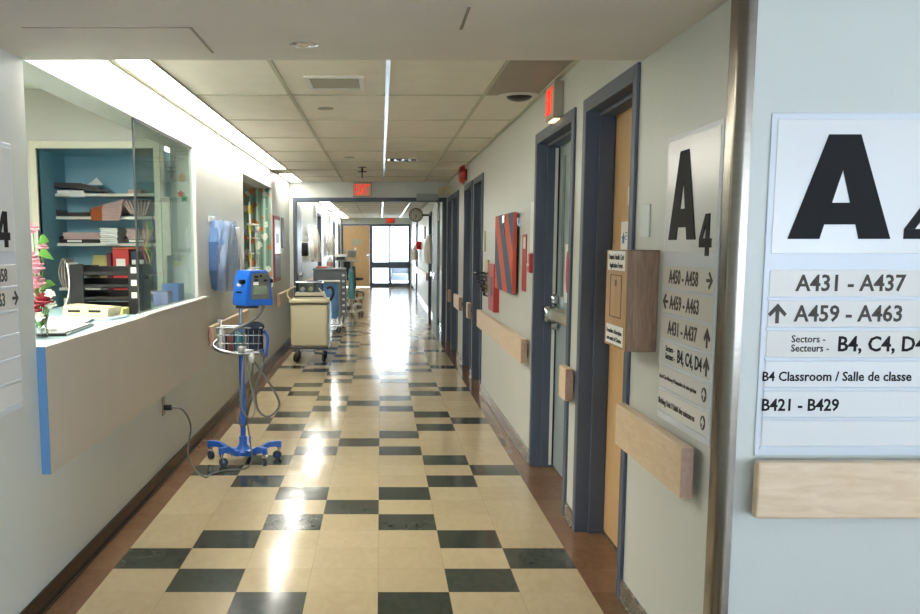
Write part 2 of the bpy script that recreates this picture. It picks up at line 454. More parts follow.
# baseboards
def baseb(nm, segs, m_, side):
    b = MB()
    for a, c in segs:
        if side > 0: b.box(RW-.012, RW+.001, a, c, 0, .085, .003).box(RW-.022, RW, a, c, 0, .012, .003)
        else: b.box(LW-.001, LW+.012, a, c, 0, .085, .003).box(LW, LW+.024, a, c, 0, .012, .003)
    return struct(b.build(nm, m_))
baseb('baseboard_left', [(-4, YB)], BASEB, -1)
baseb('baseboard_right', [(YC+.07, 3.93), (4.96, 5.19), (6.47, 9.78), (10.73, 10.90), (11.94, 12.85), (13.85, 13.94)], BASEM, 1)
struct(MB().box(RW+.08, 5.0, YC-.012, YC, 0, .085, .003).build('baseboard_near', BASEB))

# stainless corner guard, rounded
cg = MB()
prof = []
rr = .03
cxg, cyg = RW+.03, YC+.03
outer = [(RW-.006, YC+.085)] + [(cxg-(rr+.006)*math.cos(a), cyg-(rr+.006)*math.sin(a)) for a in [R(x) for x in range(0, 91, 15)]] + [(RW+.038, YC-.006)]
inner = [(RW+.038, YC-.0015)] + [(cxg-(rr+.0015)*math.cos(a), cyg-(rr+.0015)*math.sin(a)) for a in [R(x) for x in range(90, -1, -15)]] + [(RW-.0015, YC+.085)]
cg.prism(outer+inner, 0, LZ, axes='xy')
tag(cg.build('corner_guard', STEEL, smooth=True), 'tall stainless steel guard wrapping the rounded wall corner beside the room signs', 'corner guard')

# beam with double-door frame
bx = MB()
bx.box(WI, RW+.2, YB, YB+.15, 2.18, CZ+.05).box(WI, -1.325, YB, YB+.15, 0, 2.18).box(.985, RW+.2, YB, YB+.15, 0, 2.18)
struct(bx.build('wall_beam', WALL))
fr = MB()
fr.box(-1.325, .985, YB-.012, YB+.162, 2.12, 2.18, .004)
fr.box(-1.325, -1.275, YB-.012, YB+.162, 0, 2.12, .004).box(.93, .985, YB-.012, YB+.162, 0, 2.12, .004)
dframe = struct(fr.build('door_7', FRAME))
# two open leaves, folded back against the far corridor walls
for nm, x, sx in (('door_8', -1.335, 1), ('door_9', .88, -1)):
    lf = MB().box(x-.022, x+.022, YB+.18, YB+1.28, .01, 2.11, .004).build(nm, GREYDOOR if sx < 0 else mat('light_leaf', '#B4BEC6', .35))
    struct(lf)
    pb = MB(); xx = x+sx*(.05 if sx < 0 else .035)
    pb.cyl((xx, YB+.3, 1.0), (xx, YB+1.15, 1.0), .018)
    pb.box(min(x, xx+sx*.02), max(x, xx+sx*.02), YB+.2, YB+.36, .95, 1.05, .008).box(min(x, xx+sx*.02), max(x, xx+sx*.02), YB+1.1, YB+1.24, .96, 1.04, .008)
    pb.build('push_bar', CHROME, lf, True)
    MB().box(x-.03, x+.03, YB+1.275, YB+1.285, .1, 2.0).build('edge_strip', CHROME, lf)
    hg = MB()
    for z in (.3, 1.1, 1.9): hg.cyl((x, YB+.172, z-.05), (x, YB+.172, z+.05), .010)
    hg.build('hinge', CHROME, lf)

# far corridor
LF, RF = -1.41, 1.08
fw = MB(); y = YB+.15
for a, b in ((21.9, 23.0), (28.9, 29.9), (32.4, 33.4)):
    fw.box(LF-.2, LF, y, a, 0, CZ+.05).box(LF-.2, LF, a, b, HD, CZ+.05); y = b
fw.box(LF-.2, LF, y, YE, 0, CZ+.05); struct(fw.build('wall_left_far', WALL))
fw = MB(); y = YB+.15
for a, b in ((20.9, 22.0), (29.0, 30.0)):
    fw.box(RF, RF+.2, y, a, 0, CZ+.05).box(RF, RF+.2, a, b, HD, CZ+.05); y = b
fw.box(RF, RF+.2, y, YE, 0, CZ+.05); struct(fw.build('wall_right_far', WALL))
struct(MB().box(LF, LF+.012, YB+.2, 21.8, 0, .085).box(LF, LF+.012, 23.1, 28.8, 0, .085).box(LF, LF+.012, 30, 32.3, 0, .085).build('baseboard_left_far', BASEB))
struct(MB().box(RF-.012, RF, YB+1.4, 20.8, 0, .085).box(RF-.012, RF, 22.1, 28.9, 0, .085).box(RF-.012, RF, 30.1, YE-.2, 0, .085).build('baseboard_right_far', BASEB))

dn = [10]
def side_door(X, y0, y1, side, leafm, recess=.135, kind='plain', hinge_far=True, depth=.2):
    """door in a side wall. side=+1: right wall (wall body at larger x)"""
    nm = 'door_%d' % dn[0]; dn[0] += 1
    s = side; fw_ = .05
    def bx(m, a, b, c, d, e, f, bev=.003): m.box(min(X+s*a, X+s*b), max(X+s*a, X+s*b), c, d, e, f, bev)
    f = MB()
    # face trims
    bx(f, -.014, .0, y0-fw_, y0, 0, HD+fw_); bx(f, -.014, .0, y1, y1+fw_, 0, HD+fw_); bx(f, -.014, .0, y0, y1, HD, HD+fw_)
    # jambs with a stop
    bx(f, -.014, depth, y0-.002, y0+.016, 0, HD); bx(f, -.014, depth, y1-.016, y1+.002, 0, HD); bx(f, -.014, depth, y0+.016, y1-.016, HD-.016, HD+.002)
    bx(f, .055, recess-.002, y0+.012, y0+.034, 0, HD-.01); bx(f, .055, recess-.002, y1-.034, y1-.012, 0, HD-.01); bx(f, .055, recess-.002, y0+.03, y1-.03, HD-.034, HD-.012)
    root = struct(f.build(nm, FRAME))
    l = MB(); bx(l, recess, recess+.045, y0+.02, y1-.02, .012, HD-.02)
    leaf = l.build('door_leaf', leafm, root)
    return root, leaf
D1, D1L = side_door(RW, 3.98, 4.91, 1, MAPLE)
D2, D2L = side_door(RW, 5.24, 6.42, 1, GREYDOOR)
for a, b, k in doorsR[2:]:
    d, l = side_door(RW, a, b, 1, DARKDOOR)
    h = MB().cyl((RW+.135, a+.1, 1.0), (RW+.085, a+.1, 1.0), .012).cyl((RW+.085, a+.1, 1.0), (RW+.085, a+.22, 1.0), .010)
    h.build('door_handle', CHROME, d, True)
for a, b in ((21.9, 23.0), (28.9, 29.9), (32.4, 33.4)): side_door(LF, a, b, -1, DARKDOOR)
for a, b in ((20.9, 22.0), (29.0, 30.0)): side_door(RF, a, b, 1, DARKDOOR)
# thresholds of the two near doors
struct(MB().box(RW+.13, RW+.2, 4.0, 4.89, -.001, .014, .004).build('trim_6', BASEM))
# vision slit and exit hardware of the grey door
X2 = RW+.135
MB().box(X2-.006, X2+.002, 6.18, 6.25, 1.15, 2.03, .003).build('vision_slit', mat('dark_slit', '#6A7472', .45), D2)
MB().box(X2-.030, X2-.012, 6.372, 6.384, .02, 2.09).build('weather_strip', WHITEPL, D2)
MB().box(X2-.011, X2-.002, 6.372, 6.384, .02, 2.09).build('door_gap_shade', BLACKP, D2)  # black strip standing in for the shade inside the gap
pb = MB()
pb.box(X2-.075, X2-.03, 5.34, 6.28, 1.005, 1.065, .01).box(X2-.03, X2, 5.3, 6.35, .995, 1.075, .006)
pb.build('push_bar', mat('satin_bar', '#B9B49C', .3, metal=.7), D2)
MB().box(X2-.10, X2, 6.24, 6.37, .985, 1.085, .012).box(X2-.05, X2, 6.29, 6.35, 1.09, 1.16, .012).box(X2-.05, X2, 6.28, 6.34, .935, .985, .012).build('latch_case', CHROME, D2, True)

# end wall: wood door and glazed unit
ew = MB()
ew.box(LF-.2, -1.39, YE, YE+.2, 0, CZ+.05).box(-1.39, RF+.2, YE, YE+.2, 2.2, CZ+.05).box(-.40, -.36, YE, YE+.2, 0, 2.2).box(1.03, RF+.2, YE, YE+.2, 0, 2.2)
struct(ew.build('wall_far', WALL))
ed = MB().box(-1.39, -1.335, YE-.02, YE+.12, 0, 2.2, .003).box(-.40, -.36, YE-.02, YE+.12, 0, 2.2, .003).box(-1.335, -.40, YE-.02, YE+.12, 2.15, 2.2, .003)
ed = struct(ed.build('door_1', FRAME))
MB().box(-1.333, -.402, YE+.02, YE+.065, .01, 2.148).build('door_leaf', MAPLE, ed)
MB().box(-1.04, -.70, YE+.005, YE+.02, 1.46, 1.68, .003).build('name_plate', mat('plate', '#A8A890', .4), ed)
MB().cyl((-.47, YE+.02, 1.0), (-.47, YE-.03, 1.0), .014).cyl((-.47, YE-.03, 1.0), (-.58, YE-.03, 1.0), .011).box(-.50, -.44, YE+.01, YE+.02, 1.08, 1.15).build('door_handle', CHROME, ed, True)
wf = MB()
for a, b in ((-.36, -.30), (.28, .345), (.97, 1.03)): wf.box(a, b, YE, YE+.1, 0, 2.2)
for a, b in ((0, .14), (.66, .88), (2.12, 2.2)): wf.box(-.30, .97, YE+.001, YE+.099, a, b)
wf = struct(wf.build('window_1', FRAME))
for a, b in ((-.30, .28), (.345, .97)):
    for c, d in ((.14, .66), (.88, 2.12)): MB().box(a, b, YE+.045, YE+.055, c, d).build('window_pane', OUTGLASS, wf)
struct(MB().box(-1.6, 3, YE+.2, YE+6, -.1, -.01).build('ground', mat('outdoor_concrete', '#B9BDC0', .8, var=.05)))
ch = thing('armchair', 'grey rounded armchair standing just outside the bright end windows', 'armchair', (.70, YE+1.3, 0))
MB().box(-.32, .32, -.3, .3, .18, .44, .07, 3).build('seat', CHAIRC, ch, True)
MB().box(-.33, .33, .16, .34, .3, .98, .09, 3).build('backrest', CHAIRC, ch, True)
for sx in (-1, 1):
    MB().box(sx*.37-.06, sx*.37+.06, -.3, .3, .16, .66, .05, 3).build('armrest', CHAIRC, ch, True)
for sx in (-1, 1):
    for sy in (-1, 1): MB().cyl((sx*.33, sy*.24, -.01), (sx*.33, sy*.24, .18), .02, r2=.03).build('leg', BLACKP, ch)

# ------------------------------------------------------------------ reception room
NY = 7.14
RZ = 2.575
struct(MB().box(-4.2, -4.0, 2.8, NY, 0, RZ).build('wall_reception_left', ROOMW))
struct(MB().box(-4.2, WI, 2.7, 2.8, 0, RZ).build('wall_reception_near', ROOMW))
struct(MB().box(-4.2, WI, 2.7, NY, RZ, RZ+.1).build('ceiling_reception', mat('reception_ceiling', '#D5DAC8', .7)))
NX0, NX1, NZ0, NZ1 = -2.47, -1.63, .90, 2.16
rb = MB()
rb.box(-4.2, NX0, NY, NY+.05, 0, RZ).box(NX1, WI, NY, NY+.05, 0, RZ).box(NX0, NX1, NY, NY+.05, NZ1, RZ).box(NX0, NX1, NY, NY+.05, 0, NZ0)
struct(rb.build('wall_reception_back', ROOMW))
nb = MB()
ND = .62
nb.box(NX0-.02, NX0, NY, NY+ND, NZ0, NZ1).box(NX1, NX1+.02, NY, NY+ND, NZ0, NZ1).box(NX0, NX1, NY+ND, NY+ND+.02, NZ0, NZ1)
nb.box(NX0, NX1, NY, NY+ND, NZ1, NZ1+.02).box(NX0, NX1, NY, NY+ND, NZ0-.02, NZ0)
struct(nb.build('wall_shelving_niche', NBLUE))
tr = MB()
tr.box(NX0-.05, NX0, NY-.02, NY+.01, NZ0, NZ1+.05, .003).box(NX1, NX1+.045, NY-.02, NY+.01, NZ0, NZ1+.05, .003).box(NX0, NX1, NY-.02, NY+.01, NZ1, NZ1+.05, .003)
struct(tr.build('trim_7', CREAM))
struct(MB().box(-2.60, -2.545, NY-.015, NY, 0, 2.47).build('trim_8', CREAM))
SH = NY+.36
shz = [1.863, 1.692, 1.49]
for i, z in enumerate(shz):
    tag(MB().box(NX0, NX1, SH, NY+ND, z-.022, z, .002).build('shelf', mat('shelf_white', '#D9DBCB', .4)),
        ['topmost white shelf in the blue niche holding a black folder', 'white shelf below the topmost in the blue niche', 'white shelf in the blue niche just above the binders'][i], 'shelf', 'white shelves in the blue niche')
    if i == 0:
        pass
tag(MB().box(NX0, NX0+.32, SH, NY+ND, 1.13, 1.15).build('shelf', mat('shelf_white', '#D9DBCB', .4)), 'short low white shelf at the left side of the blue niche under the file sorter', 'shelf', 'white shelves in the blue niche')
tag(MB().box(NX0+.42, NX1, SH, NY+ND, 1.10, 1.12).build('shelf', mat('shelf_white', '#D9DBCB', .4)), 'low white shelf under the red and navy binders in the niche', 'shelf', 'white shelves in the blue niche')
MBc = MB().box(-.055, .055, -.004, 0, 0, .035)
tag(MBc.build('shelf_label', PAPER), 'small white paper label taped to the front of the topmost niche shelf', 'label', loc=(-2.30, SH-.001, 1.835))

def stack(nm, label, cat, mt_, w, d, h, loc, rz=0, bend=0, group=None, n=6):
    m_ = MB()
    for k in range(n):
        z0 = h*k/n; dx = random.uniform(-.006, .006); dy = random.uniform(-.006, .006)
        def fn(u, v, z0=z0, dx=dx, dy=dy, k=k):
            sag = -bend*(max(0, .35-v)/.35)**2 if bend else 0
            return Vector((-w/2+w*u+dx, -d/2+d*v+dy, z0+h/n*.45+sag))
        m_.sheet(fn, 2, 6, h/n*.8)
    return tag(m_.build(nm, mt_), label, cat, group, loc=loc, rz=rz)
sy = NY+.48
# topmost shelf
t = thing('document_folder', 'black folder drooping open on the topmost niche shelf', 'folder', (-2.27, sy-.02, 1.8635))
MB().prism([(-.2, .045), (-.19, .08), (0, .075), (.12, .045), (.22, .004), (.1, .012), (-.02, .035)], -.12, .12).build('cover', BLACKP, t)
stack('paper_stack', 'white papers under the black folder on the topmost niche shelf', 'paper', PAPER, .20, .22, .022, (-2.345, sy-.02, 1.8645))
tag(MB().prism([(-.07, 0), (.05, 0), (.0, .055)], -.08, -.078).build('loose_sheet', PAPER), 'white sheet corner sticking up behind the black folder on the niche shelf', 'paper', loc=(-2.19, sy+.10, 1.935))
tag(MB().box(-.04, .06, -.1, .1, 0, .03, .003).build('forms_box', PINKP), 'flat pink box of forms on the topmost niche shelf by the glass edge', 'box', loc=(-1.88, sy-.01, 1.864))
# second shelf
def open_tray(label, x, z, wd):
    t = MB().box(-wd/2, wd/2, -.14, .12, 0, .004).box(-wd/2, -wd/2+.004, -.14, .12, 0, .05).box(wd/2-.004, wd/2, -.14, .12, 0, .05).box(-wd/2, wd/2, -.14, -.136, 0, .028)
    return tag(t.build('paper_tray', BLACKP), label, 'tray', 'black paper trays on the niche shelves', loc=(x, sy, z+.001))
open_tray('low black paper tray on the second niche shelf, left of the orange banded forms', -2.33, 1.692, .26)
t = thing('form_bundle', 'bundle of pink forms with an orange end band bulging over the second niche shelf', 'forms', (-2.08, sy-.02, 1.694))
m_ = MB()
for k in range(9):
    def fn(u, v, k=k): return Vector((-.02+.13*u+.02*u*(k/8)*1.2, -.17+.28*v, .004+.0135*k*(.8+.35*u)-.035*(max(0, .25-v)/.25)**2))
    m_.sheet(fn, 3, 6, .008)
m_.build('forms', PINKP, t)
m_ = MB()
for k in range(9):
    def fn(u, v, k=k): return Vector((-.105+.085*u, -.17+.28*v, .003+.010*k*(.75+.3*u)-.035*(max(0, .25-v)/.25)**2))
    m_.sheet(fn, 2, 6, .007)
m_.build('orange_end', ORANGEP, t)
m_ = MB()
for k in range(8):
    a = R(70-k*15)
    m_.box(-.006, .006, -.14, .1, 0, .12, 0, rot=Matrix.Rotation(-a*.55, 3, 'Y'))
    vs = m_.bm.verts[-8:]
    for v in vs: v.co += Vector((-.085+k*.022, 0, .0-.0))
t = tag(m_.build('fanned_forms', PINKP), 'fanned out pink forms standing on the second niche shelf behind the glass edge', 'forms', loc=(-1.84, sy, 1.694))
zmin = min(v.co.z for v in t.data.vertices); t.location.z = 1.694-zmin
# third shelf
open_tray('black paper tray with pink forms on the niche shelf above the file sorter', -2.29, 1.49, .31)
stack('form_stack', 'tall slumped stack of pink forms in the left tray of the third niche shelf', 'forms', PINKP, .27, .22, .075, (-2.285, sy-.01, 1.4985), bend=0, n=9)
for nm_, lb_, x_ in (('shelf_label', 'white paper label on the front of the left black tray of the third shelf', -2.33), ('shelf_label', 'white paper label on the front of the tray right of the white envelopes', -1.86)):
    tag(MB().box(-.055, .055, -.003, 0, 0, .017).build(nm_, PAPER), lb_, 'label', loc=(x_, sy-.1405, 1.497))
stack('envelope_stack', 'thick stack of white envelopes overhanging the third niche shelf front', 'envelopes', PAPER, .13, .26, .12, (-2.055, sy-.06, 1.492), n=8)
tag(MB().box(-.09, .09, -.002, .002, 0, .12, 0, rot=Matrix.Rotation(R(-25), 3, 'X')).build('grey_sheet', PAPER2), 'grey sheet leaning behind the white envelopes on the niche shelf', 'paper', loc=(-1.99, sy+.1, 1.49+.06*.0+.004))
open_tray('black paper tray with pink forms on the third niche shelf behind the glass', -1.83, 1.49, .24)
stack('form_stack', 'stack of pink forms in the tray right of the white envelopes', 'forms', PINKP, .2, .22, .10, (-1.835, sy-.01, 1.4985), n=9)
# lower bay
t = thing('file_sorter', 'black file sorter with two slots holding papers at the left of the niche', 'file sorter', (-2.345, sy-.02, 1.151))
MB().box(-.06, .13, -.1, .1, 0, .006).box(-.06, .13, -.1, .1, .055, .060).box(-.06, .13, -.1, .1, .11, .115).box(-.06, -.055, -.1, .1, 0, .17).box(.125, .13, -.1, .1, 0, .17).box(-.06, .13, .095, .1, 0, .17).build('rack', BLACKP, t)
for i in range(3):
    tag(MB().sheet(lambda u, v, i=i: Vector((.012*i+.03*(v-.5)**2*4*(1-.3*i), -.1+.2*u, .22*v+.0)), 2, 6, .006).build('upright_papers', PAPER2), ['outermost of the curled grey papers standing left of the black file sorter', 'middle of the curled grey papers standing left of the black file sorter', 'curled grey papers nearest the black file sorter, standing upright'][i], 'papers', 'curled papers by the file sorter', loc=(-2.465+.010*i, sy-.02, 1.153))
stack('file_sorter_papers', 'cream papers lying in the slot of the black file sorter', 'papers', PAPER2, .15, .16, .03, (-2.325, sy-.03, 1.213), n=4)
tag(MB().prism([(-.09, 0), (.09, 0), (.12, .27), (-.05, .27)], -.02, .02).build('yellow_file', YELP), 'pale yellow file folder leaning between the sorter and the maroon binder', 'folder', loc=(-2.215, sy+.13, 1.1255))
def binder(label, x, w_, h_, m_, lab=True, tilt=0):
    t = thing('ring_binder', label, 'binder', (x, sy-.02, 1.122), group='binders on the low niche shelf')
    MB().box(-w_/2, w_/2, -.12, .12, 0, h_, .004).build('cover', m_, t)
    if lab: MB().box(-w_*.28, w_*.28, -.122, -.1201, h_*.42, h_*.78).build('spine_label', PAPER, t)
binder('slim maroon binder left of the red binder', -2.075, .035, .29, MAROON, False)
binder('wide red binder with a white spine label in the niche', -1.985, .125, .32, REDB)
binder('navy blue binder standing right of the red binder', -1.885, .05, .31, NAVYB)
binder('black binder at the right end of the low niche shelf', -1.825, .055, .31, BLACKP)
tag(MB().box(-.14, .14, -.1, .1, 0, .016, .003).build('orange_folder', ORANGEP), 'orange folder lying on top of the red and navy binders', 'folder', loc=(-1.915, sy-.02, 1.4425))
bx0 = -2.43
for i, (m_, h_, w_, lb) in enumerate([(PAPER2, .17, .025, 'pale file at the far left of the row on the desk in the niche'), (BEIGEPL, .20, .03, 'beige file next to the pale one in the niche desk row'), (GREENP, .18, .035, 'green folder standing in the middle of the row at the niche bottom'), (PAPER2, .185, .03, 'grey white folder right of the green one in the niche desk row'), (mat('brown_book', '#4A3530', .5), .17, .04, 'dark brown book ending the row at the niche bottom')]):
    tag(MB().box(-w_/2, w_/2, -.11, .11, 0, h_, .002).build('file_folder', m_), lb, 'folder', 'files standing at the niche bottom', loc=(bx0+w_/2, sy-.04, NZ0+.001)); bx0 += w_+.006
# unseen ceiling lamp, added to light the reception room
t = thing('reception_fill_lamp', 'square ceiling lamp added out of view to light the reception room', 'ceiling light', (-2.3, 4.3, RZ))
MB().box(-.33, .33, -.63, .63, -.03, 0).build('frame', WHITEPL, t); MB().box(-.3, .3, -.6, .6, -.034, -.03).build('diffuser', LAMPB, t)

# counter
t = thing('reception_counter', 'long beige fronted reception counter with blue end edge below the left opening', 'counter', (LW, OY0, 0))
MB().box(0.0, .036, .0, 3.66, .55, SZ+.036).build('front_panel', BEIGELAM, t)
MB().box(-.0005, .0365, -.004, .0, .55, SZ+.0365).build('end_edge', BLUETRIM, t, label='light blue laminate end edge')
MB().box(-.75, -.181, .004, 3.24, SZ, SZ+.034, .002).box(-.181, .0, .004, 3.46, SZ, SZ+.034, .002).build('countertop', COUNTER, t)
MB().box(-.75, -.181, .004, 3.24, SZ-.30, SZ).build('desk_body', BEIGELAM, t)
CT = SZ+.035
# white frame of opening and glass screen
struct(MB().box(LW-.03, LW+.04, 5.6, OY1+.28, CT+.001, CT+.011, .003).build('trim_9', WHITEPL))
struct(MB().box(LW-.03, LW+.012, OY1-.045, OY1+.002, CT+.011, HD+.05, .003).build('trim_10', WHITEPL))
t = thing('glass_screen', 'clear sliding glass screen with dark edge in the reception opening', 'glass screen', (LW-.012, 5.61, CT+.012))
gh = HD+.05-CT-.013
MB().box(-.003, .003, 0, 1.69, 0, gh).build('pane', GLASS, t)
MB().box(-.005, .005, -.012, 0, 0, gh).build('edge_strip', DARKEDGE, t)
MB().box(-.006, .006, 0, 1.69, gh-.012, gh).build('top_track', DARKEDGE, t)
# notices on the far reveal (faces the camera)
def sheet_thing(nm, label, cat, w_, h_, loc, rz, m_, th=.002):
    return tag(MB().box(0, w_, -th, 0, 0, h_).build(nm, m_), label, cat, loc=loc, rz=rz)
t = thing('maple_leaf_notice', 'tall white notice with a red and green maple leaf behind the glass', 'notice', (-1.515, OY1-.001, 1.45))
MB().box(0, .09, -.002, 0, 0, .68).build('sheet', PAPER, t)
def leafpoly(r, n=5):
    P = []
    for k in range(n*4):
        a = PI/2+2*PI*k/(n*4); rr_ = r*(1 if k % 4 == 0 else .72 if k % 2 else .5)
        P.append((rr_*math.cos(a), rr_*math.sin(a)))
    return P
MB().prism([(.03+x, .40+y) for x, y in leafpoly(.03)], -.004, -.002).build('red_leaf', REDSAT, t)
MB().prism([(.055+x, .37+y) for x, y in leafpoly(.03)], -.005, -.003).build('green_leaf', GREENP, t)
MB().prism([(.045+.025*math.cos(k*PI/6), .52+.035*math.sin(k*PI/6)) for k in range(12)], -.004, -.002).build('peach_spot', mat('peach', '#E8B790', .6), t)
sheet_thing('wall_notice', 'large white schedule sheet on the far side of the opening below the maple leaf notice', 'notice', .15, .30, (-1.545, OY1-.001, 1.12), 0, PAPER)
sheet_thing('wall_notice', 'narrow white notice on the reception back wall behind the glass', 'notice', .05, .42, (-1.625+.05, NY-.001, 1.40), 0, PAPER2)
# coloured ribbons hanging behind glass
cols = [(mat('purple_ribbon', '#7A4FA8', .5), 'purple'), (mat('green_ribbon', '#5E9A4A', .5), 'green'), (YELLOW, 'yellow'), (mat('magenta_ribbon', '#B04A8A', .5), 'magenta')]
for i in range(4):
    x = -1.462-.018*i; z = 1.66-.02*i
    tag(MB().tube([(0, 0, 0), (.012, 0, -.08), (-.012, 0, -.16), (.012, .0, -.24), (-.01, 0, -.32), (.0, 0, -.38)], .004, 6).build('hanging_ribbon', cols[i][0], smooth=True), '%s curly ribbon hanging behind the glass screen' % cols[i][1], 'ribbon', 'curly ribbons behind the glass', loc=(x, 6.3, z))
tag(MB().tube([(-1.70, 6.3, 2.13), (-1.62, 6.3, 1.72), (-1.55, 6.3, 1.70), (-1.70, 6.3, 1.68)], .003, 6).build('ribbon_cord', CABLE), 'thin cord the curly ribbons hang from behind the glass', 'cord') if False else None
tag(MB().box(-.06, .06, -.1, .1, 0, .13, .005).build('supply_box', mat('blue_box', '#5E8CD6', .5)), 'blue box on the counter behind the far end of the glass', 'box', loc=(-1.50, 7.05, CT+.001))
tag(MB().box(-.05, .05, -.08, .08, 0, .09, .004).build('pamphlet_box', mat('lilac_box', '#A7A9D8', .5)), 'lilac pamphlet box on the counter left of the blue box', 'box', loc=(-1.50, 6.72, CT+.001))

# letter trays on the counter (4 tiers), facing the camera
t = thing('letter_tray_tower', 'black four tier letter tray tower on the reception counter', 'letter tray', (-1.62, 5.86, CT+.001))
f = MB()
for k in range(4):
    z = .008+.073*k
    tr_ = MB().box(-.20, .20, -.12, .14, z, z+.004).box(-.13, .14, -.12, -.115, z, z+.022).box(-.20, .20, .135, .14, z, z+.05)
    tr_.build('tray', BLACKP, t)
for x0, x1 in ((-.205, -.125), (.135, .205)):
    q = MB().box(x0, x1, -.125, -.118, 0, .292, .002)
    q.box(x0 if x0 < 0 else x1-.006, x0+.006 if x0 < 0 else x1, -.12, .14, 0, .292)
    q.build('side_frame', BLACKP, t)
for k in range(4):
    MB().box(.155, .187, -.1268, -.1252, .022+.073*k, .056+.073*k).build('label_card', PAPER2, t) if k > 0 else None
for k in range(4):
    MB().box(-.11, .12, -.1, .12, .0125+.073*k, .02+.073*k).build('papers', [PAPER2, YELP, PAPER, PAPER2][k], t) if k in (1, 2) else None
tag(MB().sheet(lambda u, v: Vector((.02*math.sin(v*3)-.03*(1-v)**2, -.1+.2*u, .30*v)), 2, 8, .006).build('curled_papers', PAPER, smooth=True), 'white sheets standing curled against the left side of the black letter trays', 'papers', loc=(-1.855, 5.88, CT+.002))
t = thing('hole_punch_tray', 'beige desk organiser with two dark slots on the counter', 'desk organiser', (-1.62, 5.45, CT+.017), rz=R(-8))
MB().prism([(-.13, 0), (.13, 0), (.14, .045), (-.12, .06)], -.09, .09).build('body', BEIGEPL, t)
for x in (-.06, .06): MB().box(x-.035, x+.035, -.093, -.0895, .022, .034).build('slot', BLACKP, t)
tag(MB().box(-.17, .17, -.13, .13, 0, .014, .003).build('clipboard_binder', mat('pale_blue_plastic', '#B8C6D0', .3)), 'pale blue binder lying flat under the beige organiser', 'binder', loc=(-1.62, 5.42, CT+.001), rz=R(-8))
tag(MB().box(-.11, .11, -.07, .07, 0, .045, .003).build('note_box', YELP), 'pale yellow box right behind the beige organiser', 'box', loc=(-1.59, 5.66, CT+.001))
t = thing('open_folder', 'black folder with white papers lying open at the near end of the counter', 'folder', (-1.60, 4.62, CT+.001), rz=R(4))
MB().box(-.18, .17, -.28, .28, 0, .012, .002).build('cover', BLACKP, t)
m_ = MB()
for k in range(5): m_.box(-.165+.006*k, .155-.008*k, -.27+.005*k, .26, .0125+.004*k, .015+.004*k, 0, rot=Matrix.Rotation(R(random.uniform(-3, 3)), 3, 'Z'))
m_.build('papers', PAPER, t)
MB().box(-.16, -.07, -.24, -.2, .034, .036).build('green_tab', GREENP, t)
tag(MB().box(-.17, .17, -.12, .12, 0, .012, .002).build('navy_binder', NAVYB), 'dark flat binder on the counter between the papers and the beige organiser', 'binder', loc=(-1.70, 5.10, CT+.001), rz=R(6))
tag(MB().box(-.15, .15, -.10, .10, 0, .006, 0).build('loose_papers', PAPER), 'white papers on top of the dark flat binder', 'papers', loc=(-1.68, 5.09, CT+.0135), rz=R(10))

# bouquet
bq = thing('flower_bouquet', 'bouquet of pink, red and white flowers in a glass vase at the counter end', 'flowers', (-1.503, 4.30, CT+.001))
MB().lathe([(.028, 0), (.032, .01), (.026, .05), (.035, .10), (.033, .10), (.024, .05), (.0, .012)], seg=18).build('vase', ACR, bq, True)
def bloom(c, r, n, m_, nm='blossom'):
    b = MB(); c = Vector(c)
    for ring, (el, k_) in enumerate(((5, n), (35, n-1), (65, max(3, n-3)))):
        for k in range(k_):
            a = 2*PI*k/k_+ring*.4
            mtx = Matrix.Rotation(a, 3, 'Z') @ Matrix.Rotation(R(-el), 3, 'Y')
            b.ball(c+mtx @ Vector((r*.6, 0, 0)), (r*.42, r*.36, r*.16), 8, 6, rot=mtx)
    b.ball(c, r*.5, 10, 6)
    b.build(nm, m_, bq, True)
stem = MB()
for c, r, n, m_ in [((.025, -.02, .155), .045, 8, REDFL), ((-.02, -.06, .12), .05, 8, REDFL), ((.045, -.01, .14), .032, 10, WHITEFL), ((.015, -.07, .09), .03, 10, WHITEFL), ((.03, .03, .185), .028, 10, WHITEFL), ((-.01, 0, .235), .042, 8, PINKFL), ((-.01, -.01, .30), .045, 8, PINKFL), ((-.03, .0, .34), .04, 8, PINKFL), ((-.02, .01, .47), .03, 8, PINKFL), ((.02, .01, .39), .026, 8, PINKFL), ((.055, -.03, .185), .025, 10, WHITEFL), ((-.05, .03, .19), .045, 8, PINKFL)]:
    bloom(c, r, n, m_)
    stem.tube([(0, 0, .05), (c[0]*.4, c[1]*.4, .5*c[2]), (c[0], c[1], c[2]-.005)], .003, 6)
stem.build('stems', LEAF, bq, True)
for (a, b_, w_) in (((0, 0, .36), (.075, -.02, .34), .02), ((0, 0, .40), (.05, .01, .42), .022), ((0, 0, .20), (.06, .04, .23), .018)):
    a, b_ = Vector(a), Vector(b_)
    def fn(u, v, a=a, b_=b_, w_=w_):
        p = a.lerp(b_, u); ww = w_*math.sin(PI*min(1, max(.02, u)))
        return p+Vector((0, 0, (v-.5)*ww*2))+Vector((0, -.012*math.sin(u*3), .02*math.sin(u*PI)))
    MB().sheet(fn, 8, 2, .002).build('leaf', LEAF, bq, True)
t = thing('picture_frame', 'small white picture frame with dark rim on the wall behind the flowers', 'picture frame', (-2.575, NY-.016, 1.17))
MB().box(0, .11, -.012, 0, 0, .42, .004).build('frame', DKGREY, t); MB().box(.012, .098, -.014, -.012, .012, .408).build('picture', PAPER, t)

